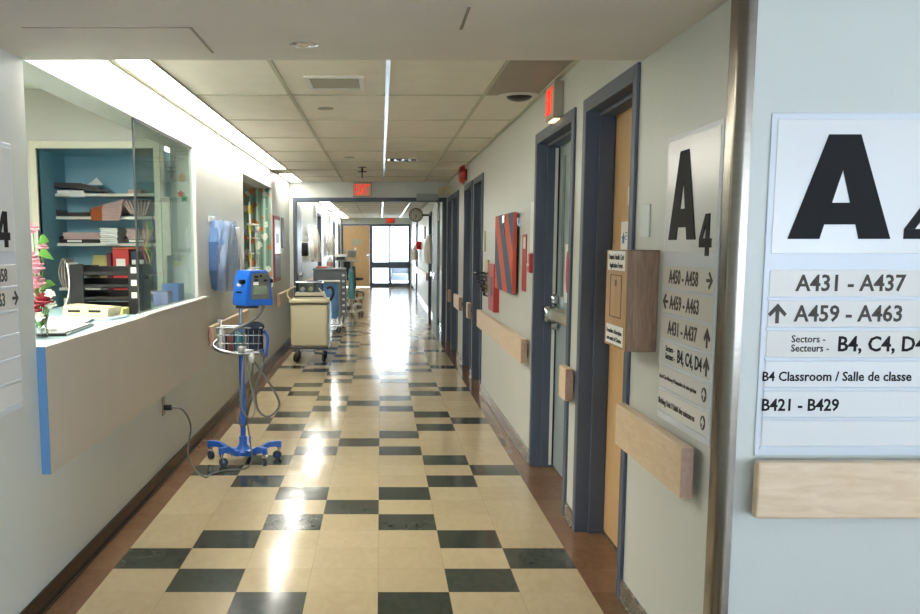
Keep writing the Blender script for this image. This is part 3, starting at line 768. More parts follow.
# ------------------------------------------------------------------ ceiling lamps & fittings
def strip(label, y0, y1, x0=-1.345, x1=-1.175, em=LAMP, grp=None):
    t = thing('fluorescent_light', label, 'ceiling light', ((x0+x1)/2, y0, CZ), group=grp)
    w2 = (x1-x0)/2
    MB().box(-w2-.008, -w2, 0, y1-y0, -.014, 0).box(w2, w2+.006, 0, y1-y0, -.014, 0).box(-w2, w2, 0, .01, -.014, 0).box(-w2, w2, y1-y0-.01, y1-y0, -.014, 0).build('frame', TBAR, t)
    MB().box(-w2, w2, .01, y1-y0-.01, -.010, -.002).build('diffuser', em, t)
strip('long lit fluorescent strip in the ceiling above the reception counter wall', YL+.01, 12.3)
strip('short lit fluorescent strip at the far end before the corridor door beam', 13.1, 14.7)
LAMPF = mat('fluorescent_lens_far', '#FFFDF4', .4, emit=6)
for i, (a, b) in enumerate(((15.3, 20.5), (21.5, 26.5), (27.5, 34.2))):
    strip(['lit fluorescent strip right beyond the double door frame on the left', 'middle lit fluorescent strip of the far corridor', 'lit fluorescent strip nearest the end windows'][i], a, b, -1.36, -1.12, LAMPF)
t = thing('recessed_downlight', 'round chrome recessed lamp in the low near ceiling', 'ceiling light', (-.275, 3.60, LZ))
MB().lathe([(.048, -.004), (.052, -.002), (.052, .0005), (.030, .0005)], seg=28).build('trim_ring', CHROME, t, True)
MB().lathe([(.028, -.002), (.0, -.016)], seg=20).build('bulb', mat('bulb_glass', '#E8DCC0', .1, metal=.6), t, True)
t = thing('air_vent', 'rectangular white ceiling vent grille near the low ceiling edge', 'vent', (-.265, 5.85, CZ))
vm_ = MB().box(-.17, .17, -.21, -.18, -.012, 0).box(-.17, .17, .18, .21, -.012, 0).box(-.17, -.14, -.18, .18, -.012, 0).box(.14, .17, -.18, .18, -.012, 0)
vm_.build('frame', WHITEPL, t)
sl = MB()
for k in range(9): sl.box(-.14, .14, -.17+.04*k, -.145+.04*k, -.009, -.004)
sl.build('slat', mat('vent_slats', '#A9A48E', .5), t); MB().box(-.14, .14, -.18, .18, -.003, -.001).build('backing', mat('vent_back', '#8E8974', .6), t)
for (x, y, lb) in ((-.385, 6.95, 'small round sprinkler plate in the ceiling behind the vent'), (-.345, 10.75, 'small round sprinkler plate in the ceiling halfway to the door beam')):
    t = thing('sprinkler_plate', lb, 'sprinkler', (x, y, CZ+.002), group='sprinkler plates')
    MB().lathe([(.055, 0), (.055, -.006), (.048, -.010), (0, -.012)], seg=24).build('plate', mat('sprinkler_enamel', '#9B957E', .35), t, True)
t = thing('ceiling_speaker', 'round white rimmed black dome fitting in the ceiling near the wall exit sign', 'dome', (.872, 6.33, CZ))
MB().lathe([(.13, 0), (.13, -.008), (.085, -.014), (.08, -.008)], seg=32).build('rim', WHITEPL, t, True)
MB().ball((0, 0, -.008), (.082, .082, .035), 24, 10).build('dome', BLACKP, t, True)
t = thing('smoke_detector', 'dark disc shaped detector on a short stem under the ceiling before the door beam', 'detector', (-.23, 12.1, CZ))
MB().lathe([(.05, 0), (.05, -.006), (.012, -.01), (.012, -.05)], seg=20).build('mount', DKGREY, t, True)
MB().lathe([(.0, -.05), (.055, -.052), (.058, -.06), (.0, -.064)], seg=20).cyl((0, 0, -.06), (0, 0, -.13), .008).build('head', DKGREY, t, True)
t = thing('recessed_downlight', 'wide square chrome ceiling fitting right of the shiny centre bar', 'ceiling light', (.24, 10.98, CZ))
MB().box(-.17, .17, -.11, .11, -.012, 0, .004).build('frame', CHROME, t)
for k in range(4): MB().ball((-.12+.08*k, 0, -.012), (.03, .07, .014), 12, 6).build('reflector', mat('dark_reflector', '#5A5A55', .2, metal=.6), t, True)
struct(MB().box(.66, RW-.03, YL, 6.32, CZ-.004, CZ+.001).build('ceiling_panel', mat('dull_ceiling_panel', '#A39A8A', .6, var=.05)))

# ------------------------------------------------------------------ exit signs
def exit_sign(label, loc, rz, L=.26, Hh=.20, D=.055, far=False, grp=None):
    t = thing('exit_sign', label, 'exit sign', loc, rz)
    MB().box(-L/2, L/2, -D, 0, 0, Hh, .004).build('case', BEIGEBOX, t)
    MB().box(-L/2+.012, L/2-.012, -D-.002, -D, .014, Hh-.014).build('face', EXITFACE if not far else EXITFARM, t)
    # block letters EXIT
    x = -L/2+.022; wl = (L-.044)/4.0; h0, h1 = .03, Hh-.028; s_ = wl*.28; g_ = wl*.12
    f = MB(); ya, yb = -D-.005, -D-.002
    def bar(a, b, c, d): f.box(a, b, ya, yb, c, d)
    bar(x, x+s_, h0, h1)
    for z in (h0, (h0+h1)/2-s_/2, h1-s_): bar(x+s_, x+wl-g_, z, z+s_)
    x1 = x+wl; xr = x1+wl*1.15
    f.prism([(x1, h0), (x1+s_*1.1, h0), (xr-g_, h1), (xr-g_-s_*1.1, h1)], ya, yb)
    f.prism([(x1, h1), (x1+s_*1.1, h1), (xr-g_, h0), (xr-g_-s_*1.1, h0)], ya-.0005, yb)
    bar(xr, xr+s_*1.1, h0, h1); xt = xr+s_*1.1+g_
    bar(xt, L/2-.020, h1-s_, h1); mid = (xt+L/2-.020)/2; bar(mid-s_/2, mid+s_/2, h0, h1-s_)
    f.build('letters', EXITRED, t)
    return t
e = exit_sign('beige lit exit sign box on the right wall above the grey door', (RW-.0145+.014, 5.70, 2.18+.0), RIGHT)
MB().box(-.09, .09, -.045, -.01, -.006, 0).build('down_light', EXITHOT, e)
exit_sign('red lit exit sign on the beam above the double door frame', (-.277, YB-.001, 2.188), 0, L=.275, Hh=.212)
exit_sign('small red exit sign over the bright end windows', (.33, YE-.001, 2.225), 0, L=.32, Hh=.19, far=True)

# ------------------------------------------------------------------ room signs
def arrow(m_, x, z, s_, ang, y0=-.0085, y1=-.0065):
    P = [(-.09, -.5), (.09, -.5), (.09, .12), (.36, -.16), (.47, -.02), (0, .5), (-.47, -.02), (-.36, -.16), (-.09, .12)]
    a = R(ang); q = [(x+s_*(px*math.cos(a)-pz*math.sin(a)), z+s_*(px*math.sin(a)+pz*math.cos(a))) for px, pz in P]
    m_.prism(q, y0, y1)
def room_sign(label, loc, rz, rows, W=.57, Hs=.99, dz=.610):
    t = thing('room_sign', label, 'sign', loc, rz, group='room number signs')
    MB().box(0, W, -.004, 0, 0, Hs, .002).build('back_plate', SIGNW, t)
    MB().box(.018, W-.018, -.006, -.004, .60-.005, Hs-.018, .0015).build('header_panel', SIGNF, t)
    A = MB()
    # bold capital A with a counter
    x0, x1, z0, z1 = .062, .358, .636, .930
    hp = [(0, 0), (.31, 0), (.348, .14), (.5, .14), (.5, .35), (.412, .35), (.5, .665), (.5, 1), (.347, 1)]
    A.prism([(x0+(x1-x0)*a, z0+(z1-z0)*b) for a, b in hp], -.0085, -.006)
    A.prism([(x1-(x1-x0)*a, z0+(z1-z0)*b) for a, b in hp], -.0085, -.006)
    A.build('letter', INK, t)
    F = MB()
    fx, fz, fw_, fh = .396, dz, .115, .130
    q4 = [(0, .20), (.52, .20), (.52, 0), (.82, 0), (.82, .20), (1, .20)]
    F.prism([(fx+fw_*a, fz+fh*b) for a, b in q4+[(1, .42), (0, .42)]], -.0085, -.006)
    F.prism([(fx, fz+fh*.421), (fx+fw_*.27, fz+fh*.421), (fx+fw_*.52, fz+fh*.74), (fx+fw_*.52, fz+fh*.421), (fx+fw_*.82, fz+fh*.421), (fx+fw_*.82, fz+fh), (fx+fw_*.46, fz+fh)], -.0085, -.006)
    F.build('digit', INK, t)
    for i, row in enumerate(rows):
        zt = .547-.0885*i
        MB().box(.018, W-.018, -.0062, -.004, zt-.076, zt, .001).build('row_insert', SIGNR if i < 3 and row else SIGNF, t)
        MB().box(.014, W-.014, -.0075, -.004, zt-.0865, zt-.078, .001).build('divider', SIGNW, t)
        if not row: continue
        for tx in row.get('t', []):
            s_, size, x, dz, m_, b_ = tx
            text_obj('lettering', s_, size, m_, t, (x, -.0068, zt-.076+dz), b_, .0006, sx=.92)
        if 'a' in row:
            am = MB()
            for ax, ang, sz in row['a']: arrow(am, ax, zt-.037, sz, ang, -.0080, -.0062)
            am.build('arrow', INKB, t)
        if 'c' in row:
            cm = MB(); ax = row['c']
            cm.cyl((ax, -.0075, zt-.038), (ax, -.0062, zt-.038), .023, 24); cm.build('arrow_disc', INKB, t)
            am = MB(); arrow(am, ax, zt-.038, .034, 0, -.0084, -.0074); am.build('disc_arrow', SIGNF, t)
BG = .020
near_rows = [dict(t=[('A431 - A437', .066, .095, .0165, INKB, BG)]),
             dict(t=[('A459 - A463', .066, .095, .0165, INKB, BG)], a=[(.045, 0, .058)]),
             dict(t=[('Sectors -', .030, .090, .043, INK, .008), ('Secteurs -', .030, .090, .016, INK, .008), ('B4, C4, D4', .062, .225, .0175, INK, BG)]),
             dict(t=[('B4 Classroom / Salle de classe', .039, .010, .018, INK, .018)]),
             dict(t=[('B421 - B429', .050, .012, .018, INK, .022)]), None]
room_sign('white room sign facing the camera with the large black A and B4 Classroom row', (1.108, YC-.0005, .857), 0, near_rows)
side_rows = [dict(t=[('A450 - A458', .066, .085, .0165, INKB, BG)], a=[(.51, -90, .058)]),
             dict(t=[('A459 - A463', .066, .105, .0165, INKB, BG)], a=[(.055, 90, .058)]),
             dict(t=[('A431 - A437', .066, .095, .0165, INKB, BG)], a=[(.51, 0, .062)]),
             dict(t=[('Sectors -', .030, .080, .043, INK, .008), ('Secteurs -', .030, .080, .016, INK, .008), ('B4, C4, D4', .062, .215, .0175, INK, BG)], a=[(.515, 0, .060)]),
             dict(t=[('Special Care Nursery / Pouponnière de soins spéciaux', .0205, .015, .03, INKB, .008)], c=.505),
             dict(t=[('Birthing Unit / Unité des naissances', .031, .015, .026, INKB, .008)], c=.505)]
room_sign('A450 to A458 room sign on the right wall between wooden box and steel corner', (RW-.0005, 3.51, .857), RIGHT, side_rows, dz=.585)
left_rows = [dict(t=[('A450 - A458', .066, .150, .0165, INKB, BG)]),
             dict(t=[('A459 - A463', .066, .118, .0165, INKB, BG)], a=[(.535, -90, .058)]), None, None, None, None]
room_sign('room sign on the near left wall cut by the photo edge', (LW+.0005, 3.13, .857), LEFT, left_rows)

# ------------------------------------------------------------------ hand rails
def rail(label, side, y0, y1, X=None, grp='wooden wall handrails'):
    X = X if X is not None else (RW if side > 0 else LW)
    t = thing('handrail', label, 'handrail', (X, y0, 0), group=grp); L = y1-y0; s = -side
    a, b = sorted((s*.022, s*.062))
    MB().box(a, b, 0, L, .672, .842, .006, 2).build('rail', RAILW, t)
    MB().box(a+.001, b-.001, -.0015, .002, .677, .837).build('end_cap', RAILEND, t)
    n = max(1, int(L/1.0)); ys = [L/2] if L < .5 else [.12+(L-.24)*k/n for k in range(n+1)]
    for yy in ys:
        c, d = sorted((0, s*.023))
        MB().box(c, d, yy-.02, yy+.02, .73, .775, .004).box(*sorted((0, s*.008)), yy-.03, yy+.03, .715, .80, .003).build('bracket', CHROME, t)
rail('short light wood handrail under the right room sign beside the steel corner', 1, 3.03, 3.90)
rail('long light wood handrail between the grey door and the mesh wall pocket', 1, 6.60, 9.70)
rail('short wood handrail block between the wooden door and the grey door', 1, 4.99, 5.17)
rail('short wood handrail block between the third and fourth right doors', 1, 10.74, 10.9)
rail('wood handrail between the two distant pairs of grey doors', 1, 11.96, 12.84)
rail('short wood handrail block between the last two doors before the beam', 1, 13.86, 13.94)
rail('long wood handrail on the left wall behind the blue stand', -1, 7.64, 9.75)
rail('wood handrail on the left wall beside the cream cart', -1, 12.75, 14.7)
rail('long handrail on the right wall of the far corridor', 1, 22.2, 28.8, X=RF)
rail('handrail on the left wall of the far corridor behind the carts', -1, 15.9, 21.7, X=LF)
t = thing('handrail', 'light maple handrail crossing the wall under the sign facing the camera', 'handrail', (1.092, YC, 0), group='wooden wall handrails')
MB().box(0, 2.5, -.085, -.045, .685, .853, .006, 2).build('rail', RAILWX, t)
for x in (.35, 1.4, 2.3): MB().box(x-.02, x+.02, -.046, 0, .74, .79, .004).build('bracket', CHROME, t)

# ------------------------------------------------------------------ right wall items
t = thing('form_dispenser', 'oak wall box with form labels beside the wooden door', 'wall box', (RW+.001, 3.90, 1.085), RIGHT)
# local x: 0 (far) -> .325 (near)
MB().box(0, .325, -.115, 0, 0, .372, .003).build('body', OAK, t)
MB().box(.002, .323, -.118, -.1155, .002, .370).build('front_board', OAKL, t)
MB().box(.03, .295, -.1195, -.118, .012, .085).build('lower_label', PAPER, t); MB().box(.03, .295, -.1195, -.118, .295, .368).build('upper_label', PAPER, t)
for s_, z in (('Ontario Health Card', .336), ('Application Forms', .305)): text_obj('lettering', s_, .028, INK, t, (.162, -.120, z), .012, .0004, align='CENTER')
for s_, z in (("Formulaires d'inscription", .053), ('carte santé de l\'Ontario', .024)): text_obj('lettering', s_, .024, INK, t, (.162, -.120, z), .012, .0004, align='CENTER')
MB().box(.075, .25, -.1195, -.1178, .115, .119).box(.075, .25, -.1195, -.1178, .275, .278).box(.073, .076, -.1195, -.1178, .115, .278).box(.249, .252, -.1195, -.1178, .115, .278).build('slot_line', mat('groove', '#5A4028', .6), t)
MB().box(.15, .168, -.1195, -.1178, .235, .258).build('key_hole', BLACKP, t)
t = thing('switch_plate', 'square blank white plate on the wall between wooden door and room sign', 'wall plate', (RW, 3.84, 1.505), RIGHT)
MB().box(0, .125, -.006, 0, 0, .125, .003).build('plate', mat('pale_plate', '#C6CFCC', .35), t)
# labels on the wood door (leaf face at X=RW+.135)
XD = RW+.135
t = thing('door_sticker', 'small white sticker with a figure high on the wooden door', 'sticker', (XD-.0008, 4.60, 1.66), RIGHT)
MB().box(0, .07, -.001, 0, 0, .085).build('sheet', PAPER, t); MB().box(.025, .045, -.0018, -.001, .02, .065).build('mark', INK, t)
t = thing('door_notice', 'white and green hand washing notice on the wooden door above the oak box', 'notice', (XD-.0008, 4.71, 1.36), RIGHT)
MB().box(0, .20, -.001, 0, 0, .225).build('sheet', PAPER, t); MB().box(.0, .20, -.0018, -.001, .045, .085).build('green_band', mat('dark_green_band', '#2F6B52', .5), t)
MB().prism([(.05+x, .145+z) for x, z in leafpoly(.03)], -.002, -.001).box(.085, .115, -.002, -.001, .17, .175).box(.085, .12, -.002, -.001, .155, .16).box(.085, .11, -.002, -.001, .14, .145).build('blue_print', mat('blue_print', '#3456A8', .5), t)
# stickers on the grey door
t = thing('door_notice', 'white and red oval sticker high on the grey door', 'sticker', (X2-.0008, 6.03, 1.52), RIGHT)
MB().prism([(.05+.05*math.cos(a), .15+.15*math.sin(a)) for a in [2*PI*k/24 for k in range(24)]], -.001, 0).build('sheet', PAPER, t)
MB().prism([(.05+.022*math.cos(a), .15+.11*math.sin(a)) for a in [2*PI*k/24 for k in range(24)]], -.0016, -.001).build('centre_print', mat('pale_grey_print', '#B3B5AE', .5), t)
MB().box(.03, .07, -.0024, -.001, .262, .282).build('red_print', REDSAT, t)
t = thing('door_notice', 'white sheet with a large red oval on the grey door beside the push bar', 'notice', (X2-.0008, 6.12, 1.12), RIGHT)
MB().box(0, .17, -.001, 0, 0, .36).build('sheet', PAPER, t)
MB().prism([(.085+.055*math.cos(a), .19+.13*math.sin(a)) for a in [2*PI*k/24 for k in range(24)]], -.0016, -.001).build('red_print', REDSAT, t)
# striped board
t = thing('striped_board', 'large hanging board with diagonal orange and navy stripes on the right wall', 'board', (RW+.001, 8.33, 1.115), RIGHT)
MB().box(0, 1.12, -.05, -.022, 0, .60, .004).build('board', stripe_mat(), t)
MB().box(1.1205, 1.124, -.05, -.022, .002, .598).build('edge_band', mat('orange_edge', '#C04A30', .4), t)
MB().box(.56, .68, -.062, -.05, .53, .59, .003).build('clip', CHROME, t); MB().box(.58, .64, -.054, -.05, .44, .49, .002).build('button', MAROON, t)
MB().box(.1, .14, -.022, 0, .5, .56).box(1.02, 1.06, -.022, 0, .5, .56).build('bracket', CHROME, t)
# fire cabinet, pull stations, labels
t = thing('fire_extinguisher_cabinet', 'red fire extinguisher cabinet on the wall beside the striped board', 'fire cabinet', (RW+.001, 8.80, .90), RIGHT)
MB().box(0, .42, -.05, 0, 0, .41, .004).build('case', RED, t); MB().box(.12, .30, -.053, -.05, .14, .30).build('window', BLACKP, t)
t = thing('alarm_label', 'narrow red vertical strip sign on the wall between board and white sheet', 'sign', (RW+.001, 7.03, 1.15), RIGHT)
MB().box(0, .20, -.006, 0, 0, .40, .002).build('plate', RED, t); MB().box(.06, .16, -.0075, -.006, .30, .38).build('print', PAPER, t)
t = thing('fire_pull_station', 'small red pull station on the wall left of the grey door frame', 'fire alarm', (RW+.001, 6.60, 1.29), RIGHT)
MB().box(0, .10, -.032, 0, 0, .13, .01).build('case', RED, t); MB().box(.02, .08, -.040, -.032, .045, .065, .003).build('pull_handle', WHITEPL, t)
sheet_thing('wall_notice', 'tall white paper notice above the red pull station', 'notice', .17, .33, (RW-.0005, 6.68, 1.43), RIGHT, PAPER)
t = thing('thermostat', 'narrow cream plate on the wall left of the striped board', 'wall plate', (RW+.001, 9.62, 1.41), RIGHT)
MB().box(0, .10, -.02, 0, 0, .20, .004).build('plate', mat('cream_plate', '#C9C4A8', .4), t)
t = thing('wall_file_pocket', 'black wire mesh pocket holding cream paper beside the doors on the right wall', 'wall pocket', (RW, 9.40, 1.0), RIGHT)
# local x .05 -> .36 ; pocket leans from the wall
wp = MB()
P0 = [(.10, -.02), (.26, -.02)]
for k in range(7):
    z = .0+.036*k; o = .03+.016*k
    wp.tube([(.08-.012*k*.6, 0, z), (.08-.012*k*.6, -o, z), (.26+.012*k*.6, -o, z), (.26+.012*k*.6, 0, z)], .0035 if k < 6 else .006, 6, 1)
for k in range(9):
    u = k/8; wp.tube([(.08+.18*u, -.03, 0), (.037+.266*u, -.03-.016*6, .216)], .003, 6, 1)
wp.box(.08, .26, -.03, 0, -.004, .002)
wp.build('basket', BLACKP, t)
MB().prism([(.08, 0), (.26, 0), (.306, .216), (.037, .216)], -.045, -.043).build('mesh_panel', mat('black_mesh', '#101010', .5, alpha=.6), t)
MB().box(.05, .29, -.022, -.012, .03, .34, .002).build('paper', mat('cream_card', '#CBB893', .6), t)
bell = thing('fire_alarm_bell', 'round red fire alarm bell high on the right wall above the third door', 'fire alarm', (RW, 11.75, 2.30))
MB().cyl((-.0, 0, 0), (-.03, 0, 0), .07, 24).build('base', mat('bell_base', '#7E2420', .4), bell, True)
MB().cyl((-.03, 0, 0), (-.07, 0, 0), .12, 28, r2=.10).ball((-.07, 0, 0), (.03, .1, .1), 20, 10).build('gong', RED, bell, True)
t = thing('wall_sounder', 'small beige wall fitting at the corner of the right wall and the beam', 'wall fitting', (RW, 14.45, 2.21))
MB().box(-.09, 0, -.05, .05, 0, .12, .006).box(-.17, -.1, .3, .36, 0, .11, .004).build('case', BEIGEPL, t)
t = thing('door_closer', 'grey door closer box hung on the beam beside the clock', 'door closer', (.53, YB-.012, 2.135))
MB().box(0, .33, -.06, 0, 0, .10, .005).build('case', mat('closer_grey', '#8F9894', .4), t)
MB().tube([(.25, -.02, -.0), (.32, .10, -.02), (.38, .35, -.03)], .009, 8, 2).build('arm', ALUM, t)

# clock
t = thing('wall_clock', 'round white faced clock on a wall bracket past the double doors', 'clock', (.78, 22.0, 2.135))
fc = MB().cyl((0, -.02, 0), (0, .02, 0), .155, 36).build('rim', mat('clock_rim', '#2C2B29', .35), t, True)
MB().cyl((0, -.0225, 0), (0, -.02, 0), .138, 36).build('dial', mat('clock_dial', '#DAD7C8', .4), t)
tk = MB()
for k in range(12):
    a = 2*PI*k/12; tk.box(-.006, .006, -.001, .001, -.014, .014, 0, rot=Matrix.Rotation(a, 3, 'Y'))
    for v in tk.bm.verts[-8:]: v.co += Vector((.112*math.sin(a), -.0235, .112*math.cos(a)))
tk.build('hour_mark', INK, t)
hd = MB()
for a, L in ((R(165), .07), (R(190), .10)): hd.prism([(0-.005*math.cos(a), .005*math.sin(a)), (.005*math.cos(a), -.005*math.sin(a)), (L*math.sin(a)+.003*math.cos(a), L*math.cos(a)-.003*math.sin(a)), (L*math.sin(a)-.003*math.cos(a), L*math.cos(a)+.003*math.sin(a))], -.028, -.0245)
hd.ball((0, -.026, 0), .012, 8, 6); hd.build('hand', INK, t)
MB().box(.15, .30, -.015, .015, -.02, .02).build('bracket', DKGREY, t)

# ------------------------------------------------------------------ left wall items
t = thing('wall_outlet', 'grey power outlet low on the left wall with a black plug', 'outlet', (LW, 6.05, .405), LEFT)
MB().box(-.0, .075, -.006, 0, 0, .12, .003).build('plate', mat('outlet_plate', '#8E867A', .3, metal=.5), t)
t = thing('power_cord', 'dark grey power cord from the wall outlet across the floor to the blue stand', 'cord', (0, 0, 0))
pl = MB().cyl((LW+.006, 6.09, .455), (LW+.055, 6.09, .455), .018, 12).build('plug', BLACKP, t, True)
MB().tube([(LW+.05, 6.09, .455), (LW+.12, 6.10, .44), (LW+.165, 6.12, .33), (-1.24, 6.13, .15), (-1.19, 6.14, .03), (-1.14, 6.10, .007), (-1.11, 6.08, .007), (-1.10, 6.16, .007), (-1.02, 6.27, .007), (-.93, 6.29, .007), (-.885, 6.34, .012), (-.868, 6.42, .05), (-.888, 6.48, .16), (-.905, 6.515, .26), (-.918, 6.535, .33)], .0055, 8, 5).build('cable', CABLE, t, True)

# translucent apron bag in blue wall holder
t = thing('glove_bag_holder', 'blue plastic wall holder wrapped in a clear bag left of the display alcove', 'wall dispenser', (LW, 7.86, 1.10), LEFT)
# local: x along +Y, -y into the corridor
prof = [(.0, .17), (.10, .02), (.60, .0), (.84, .12), (.88, .42), (.70, .56), (.14, .57), (.0, .40)]
m_ = MB(); n = len(prof)
rings = []
for k, (dy, sc) in enumerate(((-.002, 1.0), (-.06, 1.02), (-.12, .95), (-.14, .80))):
    cxp, czp = .43, .29
    rings.append([m_.bm.verts.new((cxp+(x-cxp)*sc, dy, czp+(z-czp)*sc)) for x, z in prof])
for A_, B_ in zip(rings, rings[1:]):
    for k in range(n): m_.bm.faces.new((A_[k], A_[(k+1) % n], B_[(k+1) % n], B_[k]))
m_.bm.faces.new(rings[-1]); m_.bm.faces.new(rings[0][::-1])
m_.build('holder', TRAYBLUE, t)
m_ = MB()
def bagf(u, v):
    a = 2*PI*u; w_ = (.33+.018*math.sin(9*a+6*v))*(.75+.3*math.sin(PI*min(1, v*1.1))); 
    return Vector((.31+w_*math.cos(a), -.005-.085*(1+math.sin(a))-.012*math.sin(7*a+5*v), .0+.57*v))
m_.sheet(bagf, 40, 10, 0)
m_.build('clear_bag', BAGPL, t, True)
MB().tube([(.30, -.19, .52), (.33, -.2, .42), (.42, -.2, .28), (.50, -.2, .15)], .018, 8, 3).build('white_strap', WHITEPL, t, True)
MB().box(.02, .30, -.008, 0, .56, .605, .003).build('back_bracket', WHITEPL, t)

# alcove contents
t = thing('alcove_fill_lamp', 'slim lamp added out of view in the top near corner to light the alcove', 'lamp', (-1.73, 9.96, 2.183))  # hidden lamp added to brighten the alcove
MB().box(-.13, .13, -.03, .03, -.02, 0).build('housing', WHITEPL, t); MB().box(-.12, .12, -.025, .025, -.024, -.02).build('diffuser', LAMPB, t)
FL = floral_mat()
t = MB().sheet(lambda u, v: Vector((-.44+.44*u, -.014*math.sin(u*PI*11)-.02, -1.22+1.22*v)), 60, 2, .004)
tag(t.build('floral_curtain', FL, smooth=True), 'green curtain with white and orange flowers in the display alcove', 'curtain', loc=(-1.395, AY1-.003, 2.18))
tag(MB().sheet(lambda u, v: Vector((.018*math.sin(u*PI*24)+.02, -2.4+2.4*u, -1.22+1.22*v)), 120, 2, .004).build('floral_curtain', FL, smooth=True), 'green flowered curtain lining the back of the display alcove', 'curtain', loc=(-1.895, AY1-.06, 2.18))
tag(MB().box(-.30, 0, 0, 1.5, -.03, 0, .003).build('display_shelf', mat('blue_grey_shelf', '#54688A', .4)), 'blue grey shelf crossing the display alcove', 'shelf', loc=(-1.555, 10.9, 1.66))
tag(MB().box(-.30, 0, 0, 1.5, -.03, 0, .003).build('display_shelf', mat('dark_green_shelf', '#2F4A40', .4)), 'dark green shelf low in the display alcove', 'shelf', loc=(-1.555, 10.9, 1.32))
t = thing('display_rack', 'white wire display rack with yellow tags standing in the alcove', 'rack', (-1.51, 11.35, AZ0))
for yy in (-.0, .5): MB().cyl((0, yy, 0), (0, yy, 1.02-.25*(yy > 0)), .010).build('post', WHITEPL, t)
for z in (.25, .42, .60, .76):
    MB().box(-.03, .04, -.04, .54, z, z+.012).build('tier', WHITEPL, t)
for z in (.88, .66, .35, .12): MB().box(-.014, .014, -.014, -.010, z, z+.09).build('yellow_tag', YELLOW, t)
al_items = [('white bottle standing on the blue grey alcove shelf', WHITEFL, 11.6, 1.661, .035, .17), ('red canister at the near end of the blue grey alcove shelf', REDFL, 11.1, 1.661, .035, .08), ('white spray bottle on the dark green alcove shelf', WHITEPL, 11.3, 1.321, .04, .20), ('brown jar on the dark green alcove shelf', mat('brown_jar', '#A07A58', .4), 11.7, 1.321, .045, .12), ('cream pot at the near end of the dark green alcove shelf', BEIGEPL, 11.05, 1.321, .045, .13), ('tan bowl on the bottom of the display alcove', mat('tan_bowl', '#B49878', .5), 11.1, .951, .09, .14), ('white jug on the bottom of the display alcove', PAPER2, 10.6, .951, .07, .2)]
for lb, m_, y, z, r, h in al_items:
    tag(MB().lathe([(r*.9, 0), (r, .01), (r, h*.6), (r*.45, h*.78), (r*.4, h*.95), (r*.48, h*.95), (r*.48, h), (0, h)], seg=16).build(lb.split()[1] if lb.split()[1] not in ('spray',) else 'spray_bottle', m_, smooth=True), lb, lb.split()[1] if lb.split()[1] != 'spray' else 'bottle', loc=(-1.66, y, z))
t = thing('notice_board', 'narrow red framed board with white and dark posters after the alcove', 'notice board', (LW, 12.55, 1.0), LEFT)
MB().box(0, .75, -.02, 0, 0, .85, .004).build('frame', mat('red_frame', '#8A3A38', .5), t)
MB().box(.05, .70, -.023, -.02, .36, .80).build('white_poster', mat('white_poster', '#E4EAF2', .3), t); MB().box(.05, .70, -.023, -.02, .05, .34).build('dark_poster', mat('dark_poster', '#5A6470', .4), t)
MB().box(.2, .5, -.025, -.023, .5, .62).build('grey_print', mat('grey_print', '#8A97A6', .4), t)
t = thing('wall_plaque', 'narrow dark vertical plaque on the left wall near the beam', 'plaque', (LW, 13.65, 1.43), LEFT)
MB().box(0, .25, -.015, 0, 0, .42, .003).build('plate', mat('dark_plaque', '#4E4A46', .4), t)

# ------------------------------------------------------------------ vital signs stand
def caster(parent, p, r=.033, ang=0, wm=None, fork=None):
    c = MB(); x, y = p
    d = Vector((math.cos(ang), math.sin(ang), 0)); nrm = Vector((-d.y, d.x, 0)); ctr = Vector((x, y, r))+d*.012
    c.cyl(ctr-nrm*.011, ctr+nrm*.011, r, 20)
    o = c.build('caster', wm or DKGREY, parent, True)
    k = MB()
    k.cyl(ctr-nrm*.0125, ctr+nrm*.0125, r*.55, 16)
    k.build('wheel_hub', mat('blue_hub', '#35508E', .4) if fork is None else fork, o, True)
    f = MB()
    for s in (-1, 1): f.prism([(0, 0), (0, 0), (0, 0)], 0, 0) if False else None
    for s in (-1, 1):
        q = ctr+nrm*s*.016
        f.cyl(q, (x+nrm.x*s*.012, y+nrm.y*s*.012, r*2+.012), .005, 8)
    f.cyl((x, y, 2*r+.008), (x, y, 2*r+.03), .012, 10)
    f.build('fork', CHROME, o, True)
    return o
def roll_stand(name, label, cat, loc, rz, blue, pole_top, grp=None, seg_y=.26):
    t = thing(name, label, cat, loc, rz, grp)
    legs = [(-.245, .09), (-.125, -.155), (.165, -.155), (.235, .085), (.0, .26)]
    for i, (x, y) in enumerate(legs):
        d = Vector((x, y, 0)); n_ = d.normalized(); L = d.length
        b = MB()
        pts = [n_*.03+Vector((0, 0, .075)), n_*L*.42+Vector((0, 0, .070)), n_*L*.72+Vector((0, 0, .110)), n_*L+Vector((0, 0, .112))]
        w_ = [.05, .04, .026, .026]
        sd = Vector((-n_.y, n_.x, 0)); pv = None
        rg = []
        for p_, ww in zip(pts, w_):
            rg.append([b.bm.verts.new(p_+sd*ww/1.3*a+Vector((0, 0, .018*c_))) for a, c_ in ((-1, -1), (1, -1), (.8, 1), (-.8, 1))])
        for A_, B_ in zip(rg, rg[1:]):
            for k in range(4): b.bm.faces.new((A_[k], A_[(k+1) % 4], B_[(k+1) % 4], B_[k]))
        b.bm.faces.new(rg[0][::-1]); b.bm.faces.new(rg[-1])
        b.cyl(n_*L+Vector((0, 0, .085)), n_*L+Vector((0, 0, .128)), .02, 14)
        b.build('leg', blue, t)
        caster(t, (n_.x*L, n_.y*L), .030, math.atan2(n_.y, n_.x)+R(150))
    MB().lathe([(.07, .052), (.075, .075), (.045, .10), (.028, .13), (.028, .18), (0, .18)], seg=20).build('hub', blue, t, True)
    MB().cyl((0, 0, .12), (0, 0, .95), .0185, 18).build('pole', blue, t, True)
    MB().cyl((0, 0, .95), (0, 0, pole_top), .013, 14).build('upper_pole', ALUM, t, True)
    return t
